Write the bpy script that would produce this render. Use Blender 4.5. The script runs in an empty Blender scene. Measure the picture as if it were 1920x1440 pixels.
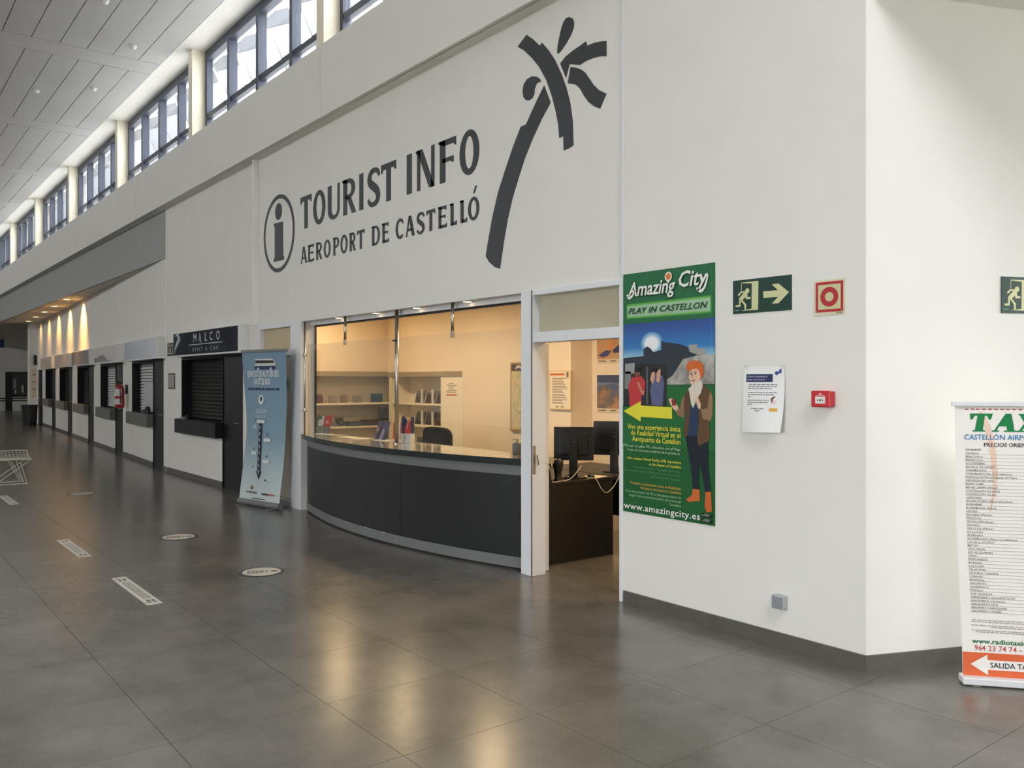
import bpy, math, random
from mathutils import Vector, Matrix
from mathutils.geometry import tessellate_polygon

SC = bpy.context.scene
COL = SC.collection
random.seed(7)

# ------------------------------------------------------------------ camera
cam = bpy.data.cameras.new('camera')
cam.sensor_width = 36.0
cam.lens = 30.0
cam.shift_y = -0.0034
cam.clip_end = 300
camo = bpy.data.objects.new('camera', cam)
COL.objects.link(camo)
camo.location = (0, 0, 1.65)
camo.rotation_euler = (math.radians(90), 0, math.radians(52))
SC.camera = camo

# ------------------------------------------------------------------ sky, daylight, exposure
world = bpy.data.worlds.new('overcast_sky')
SC.world = world
world.use_nodes = True
wb = world.node_tree.nodes['Background']
wb.inputs['Color'].default_value = (0.955, 0.98, 1.01, 1)
wb.inputs['Strength'].default_value = 12.4

def portal(name, loc, rot, sx, sy):
    l = bpy.data.lights.new(name, 'AREA')
    l.shape = 'RECTANGLE'; l.size = sx; l.size_y = sy
    l.cycles.is_portal = True
    o = bpy.data.objects.new(name, l); COL.objects.link(o)
    o.location = loc; o.rotation_euler = rot
R90 = math.pi / 2
portal('daylight_added_rooflight', (2.75, 1.85, 7.28), (0, 0, 0), 4.5, 3.1)  # unseen rooflight, added to shape light on the right wall
portal('daylight_added_opening', (-2.0, -9.3, 2.2), (R90, 0, 0), 5.7, 4.0)  # unseen opening, placed and sized to brighten the front wall
portal('daylight_added_high_strip', (-29, -9.3, 6.52), (R90, 0, 0), 42.0, 0.56)  # unseen high strip, added to light the kiosk side
portal('daylight_clerestory', (-19.0, 4.80, 6.3), (-R90, 0, 0), 56.0, 1.5)

SC.cycles.max_bounces = 7
SC.cycles.glossy_bounces = 3
SC.cycles.transparent_max_bounces = 6
SC.cycles.caustics_reflective = False
SC.cycles.caustics_refractive = False
SC.view_settings.view_transform = 'Standard'
SC.view_settings.look = 'None'
SC.view_settings.gamma = 1.0
SC.view_settings.use_curve_mapping = False
SC.view_settings.exposure = 0.0

# ------------------------------------------------------------------ materials
def lin(c):
    return tuple((v / 255 / 12.92) if v / 255 <= 0.04045 else ((v / 255 + 0.055) / 1.055) ** 2.4 for v in c)
MATS = {}
def mat(name, c, rough=0.6, metal=0.0, spec=0.5, noise=0.0, nscale=6.0, bump=0.0, bscale=120.0, coat=0.0, rvar=0.0, sheen=0):
    if name in MATS: return MATS[name]
    m = bpy.data.materials.new(name); m.use_nodes = True
    nt = m.node_tree; b = nt.nodes['Principled BSDF']
    col = lin(c)
    b.inputs['Base Color'].default_value = (*col, 1)
    b.inputs['Roughness'].default_value = rough
    b.inputs['Metallic'].default_value = metal
    b.inputs['Specular IOR Level'].default_value = spec
    b.inputs['Coat Weight'].default_value = coat
    b.inputs['Coat Roughness'].default_value = 0.05
    tc = None
    if noise or bump or rvar:
        tc = nt.nodes.new('ShaderNodeTexCoord')
        geo = nt.nodes.new('ShaderNodeNewGeometry')
    if noise or rvar:
        n = nt.nodes.new('ShaderNodeTexNoise'); n.inputs['Scale'].default_value = nscale
        n.inputs['Detail'].default_value = 2
        nt.links.new(geo.outputs['Position'], n.inputs['Vector'])
        if noise:
            r = nt.nodes.new('ShaderNodeValToRGB')
            r.color_ramp.elements[0].position = 0.25; r.color_ramp.elements[1].position = 0.75
            r.color_ramp.elements[0].color = (*[v * (1 - noise) for v in col], 1)
            r.color_ramp.elements[1].color = (*[min(1, v * (1 + noise)) for v in col], 1)
            nt.links.new(n.outputs['Fac'], r.inputs['Fac']); nt.links.new(r.outputs['Color'], b.inputs['Base Color'])
        if rvar:
            mr = nt.nodes.new('ShaderNodeMapRange')
            mr.inputs['To Min'].default_value = max(0.02, rough - rvar); mr.inputs['To Max'].default_value = rough + rvar
            nt.links.new(n.outputs['Fac'], mr.inputs['Value']); nt.links.new(mr.outputs['Result'], b.inputs['Roughness'])
    if bump:
        n2 = nt.nodes.new('ShaderNodeTexNoise'); n2.inputs['Scale'].default_value = bscale
        n2.inputs['Detail'].default_value = 3
        nt.links.new(geo.outputs['Position'], n2.inputs['Vector'])
        bp = nt.nodes.new('ShaderNodeBump'); bp.inputs['Strength'].default_value = bump; bp.inputs['Distance'].default_value = 0.002
        nt.links.new(n2.outputs['Fac'], bp.inputs['Height']); nt.links.new(bp.outputs['Normal'], b.inputs['Normal'])
    MATS[name] = m
    return m
def glass(name, tint=(1, 1, 1), rough=0.0, boost=1.0):
    """thin clear sheet: what is behind shows through, the surface mirrors by Fresnel"""
    if name in MATS: return MATS[name]
    m = bpy.data.materials.new(name); m.use_nodes = True
    nt = m.node_tree
    for n in list(nt.nodes):
        if n.type != 'OUTPUT_MATERIAL': nt.nodes.remove(n)
    out = [n for n in nt.nodes if n.type == 'OUTPUT_MATERIAL'][0]
    t = nt.nodes.new('ShaderNodeBsdfTransparent'); t.inputs['Color'].default_value = (*tint, 1)
    g = nt.nodes.new('ShaderNodeBsdfGlossy'); g.inputs['Roughness'].default_value = rough
    ge = nt.nodes.new('ShaderNodeNewGeometry'); dt = nt.nodes.new('ShaderNodeVectorMath'); dt.operation = 'DOT_PRODUCT'
    nt.links.new(ge.outputs['Incoming'], dt.inputs[0]); nt.links.new(ge.outputs['Normal'], dt.inputs[1])
    def mth(op, x, y=None):
        n = nt.nodes.new('ShaderNodeMath'); n.operation = op
        nt.links.new(x, n.inputs[0]) if not isinstance(x, float) else setattr(n.inputs[0], 'default_value', x)
        if y is not None: nt.links.new(y, n.inputs[1]) if not isinstance(y, float) else setattr(n.inputs[1], 'default_value', y)
        return n.outputs[0]
    q = mth('POWER', mth('SUBTRACT', 1.0, mth('ABSOLUTE', dt.outputs['Value'])), 5.0)
    fr_ = mth('ADD', mth('MULTIPLY', q, 0.96 * boost), 0.04 * boost)
    mx = nt.nodes.new('ShaderNodeMixShader')
    nt.links.new(fr_, mx.inputs[0]); nt.links.new(t.outputs[0], mx.inputs[1]); nt.links.new(g.outputs[0], mx.inputs[2])
    nt.links.new(mx.outputs[0], out.inputs['Surface'])
    MATS[name] = m
    return m
def emit(name, c, s):
    if name in MATS: return MATS[name]
    m = bpy.data.materials.new(name); m.use_nodes = True
    b = m.node_tree.nodes['Principled BSDF']
    b.inputs['Base Color'].default_value = (*lin(c), 1)
    b.inputs['Emission Color'].default_value = (*lin(c), 1); b.inputs['Emission Strength'].default_value = s
    MATS[name] = m
    return m
def ramp_mat(name, stops, axis=2, lo=0.0, hi=1.0, rough=0.5):
    """printed colour gradient along one axis of the print's own sheet"""
    if name in MATS: return MATS[name]
    m = bpy.data.materials.new(name); m.use_nodes = True
    nt = m.node_tree; b = nt.nodes['Principled BSDF']; b.inputs['Roughness'].default_value = rough
    tc = nt.nodes.new('ShaderNodeTexCoord'); sp = nt.nodes.new('ShaderNodeSeparateXYZ')
    mr = nt.nodes.new('ShaderNodeMapRange'); mr.inputs['From Min'].default_value = lo; mr.inputs['From Max'].default_value = hi
    r = nt.nodes.new('ShaderNodeValToRGB')
    nt.links.new(tc.outputs['Object'], sp.inputs[0]); nt.links.new(sp.outputs[axis], mr.inputs['Value'])
    nt.links.new(mr.outputs['Result'], r.inputs['Fac']); nt.links.new(r.outputs['Color'], b.inputs['Base Color'])
    e = r.color_ramp.elements
    e[0].position = stops[0][0]; e[0].color = (*lin(stops[0][1]), 1)
    e[1].position = stops[-1][0]; e[1].color = (*lin(stops[-1][1]), 1)
    for p, c in stops[1:-1]:
        q = e.new(p); q.color = (*lin(c), 1)
    MATS[name] = m
    return m
def photo_mat(name, c1, c2, c3, scale=9.0, rough=0.45):
    """printed picture: blotches of three inks"""
    if name in MATS: return MATS[name]
    m = bpy.data.materials.new(name); m.use_nodes = True
    nt = m.node_tree; b = nt.nodes['Principled BSDF']; b.inputs['Roughness'].default_value = rough; b.inputs['Specular IOR Level'].default_value = 0.25
    tc = nt.nodes.new('ShaderNodeTexCoord'); n = nt.nodes.new('ShaderNodeTexNoise'); n.inputs['Scale'].default_value = scale
    n.inputs['Detail'].default_value = 5
    r = nt.nodes.new('ShaderNodeValToRGB')
    nt.links.new(tc.outputs['Object'], n.inputs['Vector']); nt.links.new(n.outputs['Fac'], r.inputs['Fac'])
    nt.links.new(r.outputs['Color'], b.inputs['Base Color'])
    e = r.color_ramp.elements
    e[0].position = 0.36; e[0].color = (*lin(c1), 1); e[1].position = 0.62; e[1].color = (*lin(c3), 1)
    q = e.new(0.5); q.color = (*lin(c2), 1)
    MATS[name] = m
    return m
def ink(r, g, b, rough=0.55):
    return mat('print_%d_%d_%d' % (r, g, b), (r, g, b), rough, spec=0.3)

WALL = mat('white_plaster', (228, 226, 219), 0.75, noise=0.02, nscale=2.5)
BULK = mat('grey_painted_bulkhead', (162, 164, 160), 0.7, noise=0.02, nscale=2)
SOFF = mat('soffit_paint', (205, 198, 186), 0.7, noise=0.02, nscale=2)
CREAM = mat('cream_plaster', (228, 212, 190), 0.75, noise=0.02, nscale=2)
CEILP = mat('grey_metal_ceiling', (188, 187, 186), 0.55, metal=0.0, noise=0.04, nscale=1.2, rvar=0.06)
CEILW = mat('white_ceiling_paint', (238, 236, 230), 0.7, noise=0.01)
FIN = mat('cream_painted_steel', (236, 229, 208), 0.6, noise=0.01)
DARKM = mat('anthracite_window_steel', (74, 79, 92), 0.45, metal=0.3, noise=0.03)
ALU = mat('white_aluminium', (224, 226, 228), 0.45, metal=0.0, noise=0.015, nscale=3)
STEEL = mat('brushed_steel', (175, 172, 165), 0.28, metal=1.0, noise=0.03, nscale=30)
BLACK = mat('black_laminate', (26, 27, 28), 0.42, noise=0.08, nscale=5)
BLACKP = mat('black_plastic', (24, 24, 25), 0.4, noise=0.05, nscale=9)
CHARC = mat('charcoal_steel', (36, 38, 40), 0.45, noise=0.06, nscale=4)
GREYB = mat('grey_metal_band', (120, 122, 121), 0.42, metal=0.2, noise=0.05, nscale=5)
BASE = mat('grey_stone_skirting', (88, 85, 79), 0.5, noise=0.1, nscale=9)
WHITEP = mat('white_plastic', (225, 224, 220), 0.45, noise=0.01)
VINYL = mat('charcoal_vinyl', (52, 55, 58), 0.5, noise=0.04, nscale=3)
GLASS = glass('clear_glass')
PLEXI = glass('acrylic_screen', (0.97, 0.975, 0.97), 0.0, 1.5)

# floor porcelain: cloudy grey-brown, satin polish
def floor_mat():
    m = bpy.data.materials.new('satin_grey_porcelain'); m.use_nodes = True
    nt = m.node_tree; b = nt.nodes['Principled BSDF']
    geo = nt.nodes.new('ShaderNodeNewGeometry'); oi = nt.nodes.new('ShaderNodeObjectInfo')
    n1 = nt.nodes.new('ShaderNodeTexNoise'); n1.inputs['Scale'].default_value = 1.6; n1.inputs['Detail'].default_value = 8; n1.inputs['Roughness'].default_value = 0.62
    n2 = nt.nodes.new('ShaderNodeTexNoise'); n2.inputs['Scale'].default_value = 90; n2.inputs['Detail'].default_value = 3
    nt.links.new(geo.outputs['Position'], n1.inputs['Vector']); nt.links.new(geo.outputs['Position'], n2.inputs['Vector'])
    r = nt.nodes.new('ShaderNodeValToRGB')
    r.color_ramp.elements[0].position = 0.3; r.color_ramp.elements[0].color = (*lin((89, 86, 80)), 1)
    r.color_ramp.elements[1].position = 0.72; r.color_ramp.elements[1].color = (*lin((121, 115, 107)), 1)
    nt.links.new(n1.outputs['Fac'], r.inputs['Fac'])
    mx = nt.nodes.new('ShaderNodeMix'); mx.data_type = 'RGBA'; mx.blend_type = 'MULTIPLY'; mx.inputs[0].default_value = 0.35
    r2 = nt.nodes.new('ShaderNodeValToRGB')
    r2.color_ramp.elements[0].position = 0.35; r2.color_ramp.elements[0].color = (0.7, 0.7, 0.7, 1)
    r2.color_ramp.elements[1].position = 0.65; r2.color_ramp.elements[1].color = (1.0, 1.0, 1.0, 1)
    nt.links.new(n2.outputs['Fac'], r2.inputs['Fac'])
    nt.links.new(r.outputs['Color'], mx.inputs[6]); nt.links.new(r2.outputs['Color'], mx.inputs[7])
    hs = nt.nodes.new('ShaderNodeHueSaturation')
    mr = nt.nodes.new('ShaderNodeMapRange'); mr.inputs['To Min'].default_value = 0.97; mr.inputs['To Max'].default_value = 1.03
    nt.links.new(oi.outputs['Random'], mr.inputs['Value']); nt.links.new(mr.outputs['Result'], hs.inputs['Value'])
    nt.links.new(mx.outputs[2], hs.inputs['Color']); nt.links.new(hs.outputs['Color'], b.inputs['Base Color'])
    mr2 = nt.nodes.new('ShaderNodeMapRange'); mr2.inputs['To Min'].default_value = 0.225; mr2.inputs['To Max'].default_value = 0.245
    nt.links.new(n1.outputs['Fac'], mr2.inputs['Value']); nt.links.new(mr2.outputs['Result'], b.inputs['Roughness'])
    b.inputs['Specular IOR Level'].default_value = 0.5
    return m
FLOOR = floor_mat()
GROUT = mat('grout', (100, 95, 88), 0.8, noise=0.1, nscale=30)

# ------------------------------------------------------------------ mesh helpers
_TXT = {}
def text_geo(s, bold=0.0, shear=0.0, space=1.0):
    k = (s, bold, shear, space)
    if k not in _TXT:
        c = bpy.data.curves.new('t', 'FONT'); c.body = s; c.size = 1.0; c.offset = bold; c.shear = shear
        c.space_character = space; c.resolution_u = 2; c.fill_mode = 'FRONT'
        o = bpy.data.objects.new('t', c)
        COL.objects.link(o)
        dg = bpy.context.evaluated_depsgraph_get()
        me = bpy.data.meshes.new_from_object(o.evaluated_get(dg))
        vs = [(v.co.x, v.co.y) for v in me.vertices]; fs = [tuple(p.vertices) for p in me.polygons]
        bpy.data.objects.remove(o); bpy.data.curves.remove(c); bpy.data.meshes.remove(me)
        _TXT[k] = (vs, fs)
    return _TXT[k]
_h = text_geo('H')[0]
CAPH = max(v[1] for v in _h) - min(v[1] for v in _h)

class MB:
    """collects shapes, becomes ONE mesh object. flat shapes live in (a, b) with offset c:
    plane 'w' is a wall print (x=a, z=b, y=c), plane 'f' a floor print (x=a, y=b, z=c)"""
    def __init__(s, plane='w', warp=None):
        s.v = []; s.f = []; s.plane = plane; s.warp = warp
    def P(s, a, b, c): return (a, c, b) if s.plane == 'w' else (a, b, c)
    def box(s, x0, x1, y0, y1, z0, z1):
        i = len(s.v)
        s.v += [(x0, y0, z0), (x1, y0, z0), (x1, y1, z0), (x0, y1, z0), (x0, y0, z1), (x1, y0, z1), (x1, y1, z1), (x0, y1, z1)]
        s.f += [(i, i + 3, i + 2, i + 1), (i + 4, i + 5, i + 6, i + 7), (i, i + 1, i + 5, i + 4), (i + 1, i + 2, i + 6, i + 5), (i + 2, i + 3, i + 7, i + 6), (i + 3, i, i + 4, i + 7)]
        return s
    def poly(s, loops, c, thick=0.0):
        """filled outline (first loop) with holes; thick > 0 gives it edges back to c + thick"""
        if not isinstance(loops[0][0], (tuple, list)): loops = [loops]
        i = len(s.v); flat = [p for l in loops for p in l]
        s.v += [s.P(a, b, c) for a, b in flat]
        for t in tessellate_polygon([[Vector((a, b, 0)) for a, b in l] for l in loops]): s.f.append(tuple(i + k for k in t))
        if thick:
            j = len(s.v); s.v += [s.P(a, b, c + thick) for a, b in flat]; o = 0
            for l in loops:
                n = len(l)
                for k in range(n): s.f.append((i + o + k, i + o + (k + 1) % n, j + o + (k + 1) % n, j + o + k))
                o += n
        return s
    def rect(s, a0, a1, b0, b1, c): return s.poly([(a0, b0), (a1, b0), (a1, b1), (a0, b1)], c)
    def grid(s, a0, a1, b0, b1, c, na, nb):
        i = len(s.v)
        for y in range(nb + 1):
            for x in range(na + 1): s.v.append(s.P(a0 + (a1 - a0) * x / na, b0 + (b1 - b0) * y / nb, c))
        for y in range(nb):
            for x in range(na):
                k = i + y * (na + 1) + x; s.f.append((k, k + 1, k + na + 2, k + na + 1))
        return s
    def disc(s, a, b, r, c, n=20, r2=None):
        r2 = r2 or r
        return s.poly([(a + r * math.cos(2 * math.pi * k / n), b + r2 * math.sin(2 * math.pi * k / n)) for k in range(n)], c)
    def ring(s, a, b, r, ri, c, n=28):
        return s.poly([[(a + r * math.cos(2 * math.pi * k / n), b + r * math.sin(2 * math.pi * k / n)) for k in range(n)],
                       [(a + ri * math.cos(2 * math.pi * k / n), b + ri * math.sin(2 * math.pi * k / n)) for k in range(n)]], c)
    def text(s, t, a, b, w, h, c, bold=0.0, shear=0.0, align='l', space=1.0):
        """one line of lettering, baseline at b, cap height h, squeezed to width w (None: natural)"""
        vs, fs = text_geo(t, bold, shear, space)
        if not vs: return s
        x0 = min(v[0] for v in vs); x1 = max(v[0] for v in vs)
        sy = h / CAPH; sx = (w / (x1 - x0)) if w else sy; ww = (x1 - x0) * sx
        a = a - (ww if align == 'r' else ww / 2 if align == 'c' else 0)
        i = len(s.v)
        s.v += [s.P(a + (x - x0) * sx, b + y * sy, c) for x, y in vs]
        s.f += [tuple(i + k for k in f) for f in fs]
        return s
    def tube(s, pts, r, n=8, closed=False):
        pts = [Vector(p) for p in pts]; i = len(s.v); m = len(pts); up = None
        for k, p in enumerate(pts):
            d = ((pts[(k + 1) % m] - pts[k - 1]) if closed else (pts[min(k + 1, m - 1)] - pts[max(k - 1, 0)])).normalized()
            if up is None: up = Vector((0, 0, 1)) if abs(d.z) < 0.9 else Vector((1, 0, 0))
            e = d.cross(up).normalized(); up = e.cross(d).normalized()
            rr = r[k] if isinstance(r, (list, tuple)) else r
            for q in range(n):
                t = 2 * math.pi * q / n; s.v.append(tuple(p + e * math.cos(t) * rr + up * math.sin(t) * rr))
        for k in range(m if closed else m - 1):
            for q in range(n):
                a = i + k * n; b = i + ((k + 1) % m) * n
                s.f.append((a + q, a + (q + 1) % n, b + (q + 1) % n, b + q))
        if not closed:
            s.f.append(tuple(i + q for q in range(n))[::-1]); s.f.append(tuple(i + (m - 1) * n + q for q in range(n)))
        return s
    def lathe(s, prof, x=0, y=0, z=0, n=20):
        i = len(s.v)
        for r, h in prof:
            for q in range(n): s.v.append((x + r * math.cos(2 * math.pi * q / n), y + r * math.sin(2 * math.pi * q / n), z + h))
        for k in range(len(prof) - 1):
            for q in range(n): s.f.append((i + k * n + q, i + k * n + (q + 1) % n, i + (k + 1) * n + (q + 1) % n, i + (k + 1) * n + q))
        s.f.append(tuple(i + q for q in range(n))[::-1]); s.f.append(tuple(i + (len(prof) - 1) * n + q for q in range(n)))
        return s
    def prism(s, pts, z0, z1):
        """plan outline (x, y) raised from z0 to z1"""
        i = len(s.v); n = len(pts)
        s.v += [(x, y, z0) for x, y in pts] + [(x, y, z1) for x, y in pts]
        for k in range(n): s.f.append((i + k, i + (k + 1) % n, i + n + (k + 1) % n, i + n + k))
        for t in tessellate_polygon([[Vector((x, y, 0)) for x, y in pts]]):
            s.f.append(tuple(i + n + k for k in t)); s.f.append(tuple(i + k for k in t)[::-1])
        return s
    def rot(s, i0, ang, axis, piv):
        M = Matrix.Rotation(ang, 4, axis); pv = Vector(piv)
        for k in range(i0, len(s.v)): s.v[k] = tuple(M @ (Vector(s.v[k]) - pv) + pv)
        return s
    def mesh(s, name):
        me = bpy.data.meshes.new(name)
        vv = [s.warp(*v) for v in s.v] if s.warp else s.v
        me.from_pydata(vv, [], s.f); me.update()
        return me
    def build(s, name, m, parent=None, smooth=False, bevel=0.0, kind=None, label=None):
        me = s.mesh(name); me.materials.append(m)
        if smooth:
            for p in me.polygons: p.use_smooth = True
        return link(name, me, parent, bevel, kind, label)
def link(name, me, parent=None, bevel=0.0, kind=None, label=None, loc=None):
    o = bpy.data.objects.new(name, me); COL.objects.link(o); o.parent = parent
    if bevel:
        b = o.modifiers.new('bevel', 'BEVEL'); b.width = bevel; b.segments = 2; b.limit_method = 'ANGLE'
    if kind: o['kind'] = kind
    if label: o['label'] = label
    if loc: o.location = loc
    return o
def tag(o, label, cat, group=None):
    o['label'] = label; o['category'] = cat
    if group: o['group'] = group
    return o
def thing(name, label, cat, loc=(0, 0, 0), rotz=0.0, group=None):
    o = bpy.data.objects.new(name, None); COL.objects.link(o); o.empty_display_size = 0.1
    o.location = loc; o.rotation_euler = (0, 0, rotz)
    return tag(o, label, cat, group)
def struct_root(name, loc=(0, 0, 0), rotz=0.0):
    o = bpy.data.objects.new(name, None); COL.objects.link(o); o.location = loc; o.rotation_euler = (0, 0, rotz); o['kind'] = 'structure'
    return o
def B(*a): return MB().box(*a)

# ================================================================== THE SETTING
YW = 4.58                       # face of the information office wall
KROT = -math.atan(0.06)         # the kiosk wall runs back a little from it
XE, XF, YO = 9.3, -53.0, -9.3   # closed end, far end, opposite side

# ---- floor: grout bed + porcelain tiles of 77 cm
floor = B(-56, 14, -9.8, 12, -0.2, -0.006).build('floor', GROUT, kind='structure')
TS, G = 0.77, 0.0014
tile_me = B(G, TS - G, G, TS - G, -0.0062, 0.0).mesh('tile'); tile_me.materials.append(FLOOR)
cells = []
for i in range(-67, 15):
    for j in range(-16, 10):
        x, y = -1.71 + TS * i, 3.475 + TS * j
        if x < -53 or x > 9 or y < -9.2 or y > 10: continue
        cx, cy = x + TS / 2, y + TS / 2
        dep = -cx * 0.788 + cy * 0.6157; lat = cx * 0.6157 + cy * 0.788
        seen = dep > 2.0 and abs(lat) < dep * 0.62 + 0.5 and (cy < 5.4 or -5.9 < cx)
        cells.append((0 if seen else 1, math.hypot(cx, cy), x, y))
cells.sort()
rest = MB()
for k, (h, dd, x, y) in enumerate(cells):
    if h == 0 and k < 300: link('tile', tile_me, floor, loc=(x, y, 0))
    else: rest.box(x + G, x + TS - G, y + G, y + TS - G, -0.0062, 0.0)
rest.build('tile_field', FLOOR, floor, kind='stuff')

# ---- front wall with its openings (kiosk hatch and door, office front)
w = MB()
w.box(-11.61, -4.5, YW, 4.78, 2.41, 4.95)
w.box(-12.0, -11.61, YW, 4.78, 0, 4.95)
w.box(-16.0, -12.0, YW, 4.78, 2.05, 4.95)
w.box(-16.0, -15.15, YW, 4.78, 0, 2.05)
w.box(-15.15, -13.1, YW, 4.78, 0, 1.0)
w.box(-12.26, -12.0, YW, 4.78, 0, 2.05)
w.box(-2.58, XE, YW, 4.78, 3.87, 4.95)
w.build('wall_front', WALL, kind='structure')
B(-4.5, -2.58, YW - 0.015, 4.78, 0, 4.95).build('wall_front_end', WALL, kind='structure')
# right wall turns away from the corner
RD = Vector((0.396, 0.918, 0)).normalized(); RROT = math.atan2(RD.y, RD.x)
rw = struct_root('wall_right', (-2.58, YW - 0.015, 0), RROT)
B(0.0, 7.0, 0.0, 0.25, 0.0, 3.90).build('plaster', WALL, rw)
B(-0.012, 7.0, -0.014, 0.0, 0.0, 0.09).build('baseboard_right', BASE, kind='structure')
o = bpy.data.objects['baseboard_right']; o.location = (-2.58, YW - 0.015, 0); o.rotation_euler = (0, 0, RROT)
b1 = MB()
b1.box(-4.485, -2.575, YW - 0.029, YW - 0.015, 0, 0.09)
b1.box(-12.26, -11.61, YW - 0.014, YW, 0, 0.09).box(-15.98, -13.1, YW - 0.014, YW, 0, 0.09)
b1.build('baseboard_front', BASE, kind='structure')
# thin joints and cover strips of the wall
B(-11.70, -11.645, YW - 0.075, YW, 2.42, 4.75).build('trim_1', CEILW, kind='structure', bevel=0.004)
B(-4.515, -4.5, YW - 0.017, YW, 2.42, 4.76).build('trim_2', ALU, kind='structure')
B(-16.03, -15.97, YW - 0.012, YW, 0, 4.76).build('trim_3', CEILW, kind='structure', bevel=0.003)

# ---- fascia band below the clerestory, in 4.8 m panels
FX = [-14.12 + 4.8 * k for k in range(-8, 5)]
fas = B(XF, XE, 4.45, 4.60, 4.78, 5.58).build('wall_fascia', WALL, kind='structure')
pm = B(0.003, 4.797, 4.41, 4.46, 4.75, 5.60).mesh('panel'); pm.materials.append(WALL)
for x in FX: link('panel', pm, fas, loc=(x, 0, 0))
B(XF, XE, 4.45, 4.60, 4.75, 4.775).build('underside', WALL, fas)
B(XF, XE, 4.44, 5.2, 5.45, 5.60).build('ledge', WALL, fas)
B(XF, XE, 4.60, 4.78, 4.95, 5.46).build('wall_front_upper', WALL, kind='structure')
# ---- clerestory: fins, steel windows, glass
fin_me = B(-0.095, 0.095, 4.41, 4.66, 5.60, 7.0).mesh('fin'); fin_me.materials.append(FIN)
k = 4
for x in FX:
    o = link('trim_%d' % k, fin_me, None, kind='structure', loc=(x, 0, 0)); k += 1
fr = MB()
fr.box(0.095, 0.17, 4.62, 4.72, 5.62, 7.0).box(4.63, 4.705, 4.62, 4.72, 5.62, 7.0)
fr.box(0.095, 4.705, 4.615, 4.73, 6.86, 7.0).box(0.095, 4.705, 4.62, 4.72, 5.60, 5.64)
fr_me = fr.mesh('frame'); fr_me.materials.append(DARKM)
mu_me = B(-0.045, 0.045, 4.60, 4.73, 5.62, 6.87).mesh('mullion'); mu_me.materials.append(DARKM)
tr_me = B(0.1, 4.7, 4.63, 4.70, 5.90, 5.985).mesh('transom'); tr_me.materials.append(DARKM)
cw = [(0.17, 1.155), (1.245, 2.315), (2.405, 3.475), (3.565, 4.63)]
pn = [[], []]
for a, b in cw:
    for q, (z0, z1) in enumerate(((5.64, 5.90), (5.985, 6.86))):
        me = B(a, b, 4.662, 4.668, z0, z1).mesh('pane'); me.materials.append(GLASS); pn[q].append(me)
n = 1
for x in FX[:-1]:
    wr = struct_root('window_%d' % n, (x, 0, 0)); n += 1
    link('frame', fr_me, wr); link('transom', tr_me, wr)
    for mx in (1.2, 2.36, 3.52): link('mullion', mu_me, wr, loc=(mx, 0, 0))
    for q in (0, 1):
        for me in pn[q]: link('pane', me, wr)
# slanting sun blades outside the clerestory
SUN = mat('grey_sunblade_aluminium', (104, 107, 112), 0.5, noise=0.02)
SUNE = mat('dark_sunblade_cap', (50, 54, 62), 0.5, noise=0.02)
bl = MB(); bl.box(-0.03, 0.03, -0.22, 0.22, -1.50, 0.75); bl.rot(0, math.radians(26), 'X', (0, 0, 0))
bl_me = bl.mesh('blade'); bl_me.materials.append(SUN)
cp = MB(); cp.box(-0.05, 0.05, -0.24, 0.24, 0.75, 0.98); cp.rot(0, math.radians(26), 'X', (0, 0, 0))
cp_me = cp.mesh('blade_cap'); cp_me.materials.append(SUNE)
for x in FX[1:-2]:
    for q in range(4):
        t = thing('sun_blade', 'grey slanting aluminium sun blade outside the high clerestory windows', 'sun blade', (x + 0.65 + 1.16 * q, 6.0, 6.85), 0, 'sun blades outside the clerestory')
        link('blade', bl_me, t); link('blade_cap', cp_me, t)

# ---- ceiling of long grey metal panels
RL = (0.5, 5.0, 0.3, 3.4)      # unseen rooflight opening, added for steep light on the right wall
ceil = MB().box(XF, RL[0], YO, 4.22, 7.035, 7.3).box(RL[1], XE, YO, 4.22, 7.035, 7.3).box(RL[0], RL[1], YO, RL[2], 7.035, 7.3).box(RL[0], RL[1], RL[3], 4.22, 7.035, 7.3).build('ceiling', CEILP, kind='structure')
cb = MB(); cb.box(XF, XE, 4.205, 4.9, 7.0, 7.3); cb.build('ceiling_edge', CEILW, kind='structure')
B(XF, 0.2, YO, -0.865, 7.0, 7.034).build('far_field', CEILP, ceil)
p_me = B(0.006, 4.214, 0.006, 0.387, 7.0, 7.03).mesh('ceiling_panel'); p_me.materials.append(CEILP)
p2_me = B(0.006, 4.214, 0.006, 0.345, 7.0, 7.03).mesh('ceiling_panel'); p2_me.materials.append(CEILP)
st_me = B(0.006, 0.574, -0.86, 4.20, 7.0, 7.03).mesh('ceiling_strip'); st_me.materials.append(CEILP)
for q in range(-7, 3):
    x = -15.08 + 4.8 * q
    link('ceiling_strip', st_me, ceil, loc=(x - 0.58, 0, 0))
    for r in range(12):
        link('ceiling_panel', p_me, ceil, loc=(x, 3.853 - 0.393 * (r + 1), 0))
    link('ceiling_panel', p2_me, ceil, loc=(x, 3.853, 0))
for q, (x, y, lb) in enumerate([(-13.0, 2.88, 'small white dome on grey ceiling at the very top edge'), (-14.48, 3.63, 'small pale dome on grey ceiling nearest the bright windows'),
                  (-17.8, 2.78, 'small white dome lowest on the grey ceiling'), (-17.0, 3.58, 'faint small dome on grey ceiling beside the lowest one')]):
    t = thing('smoke_detector', lb, 'detector', (x, y, 7.0), 0, 'domes on the metal ceiling')
    MB().lathe([(0.055, 0.0), (0.055, -0.015), (0.045, -0.02)]).build('base_ring', WHITEP, t)
    MB().lathe([(0.042, -0.02), (0.04, -0.035), (0.025, -0.05), (0.006, -0.056)]).build('dome', WHITEP, t, smooth=True)

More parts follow.
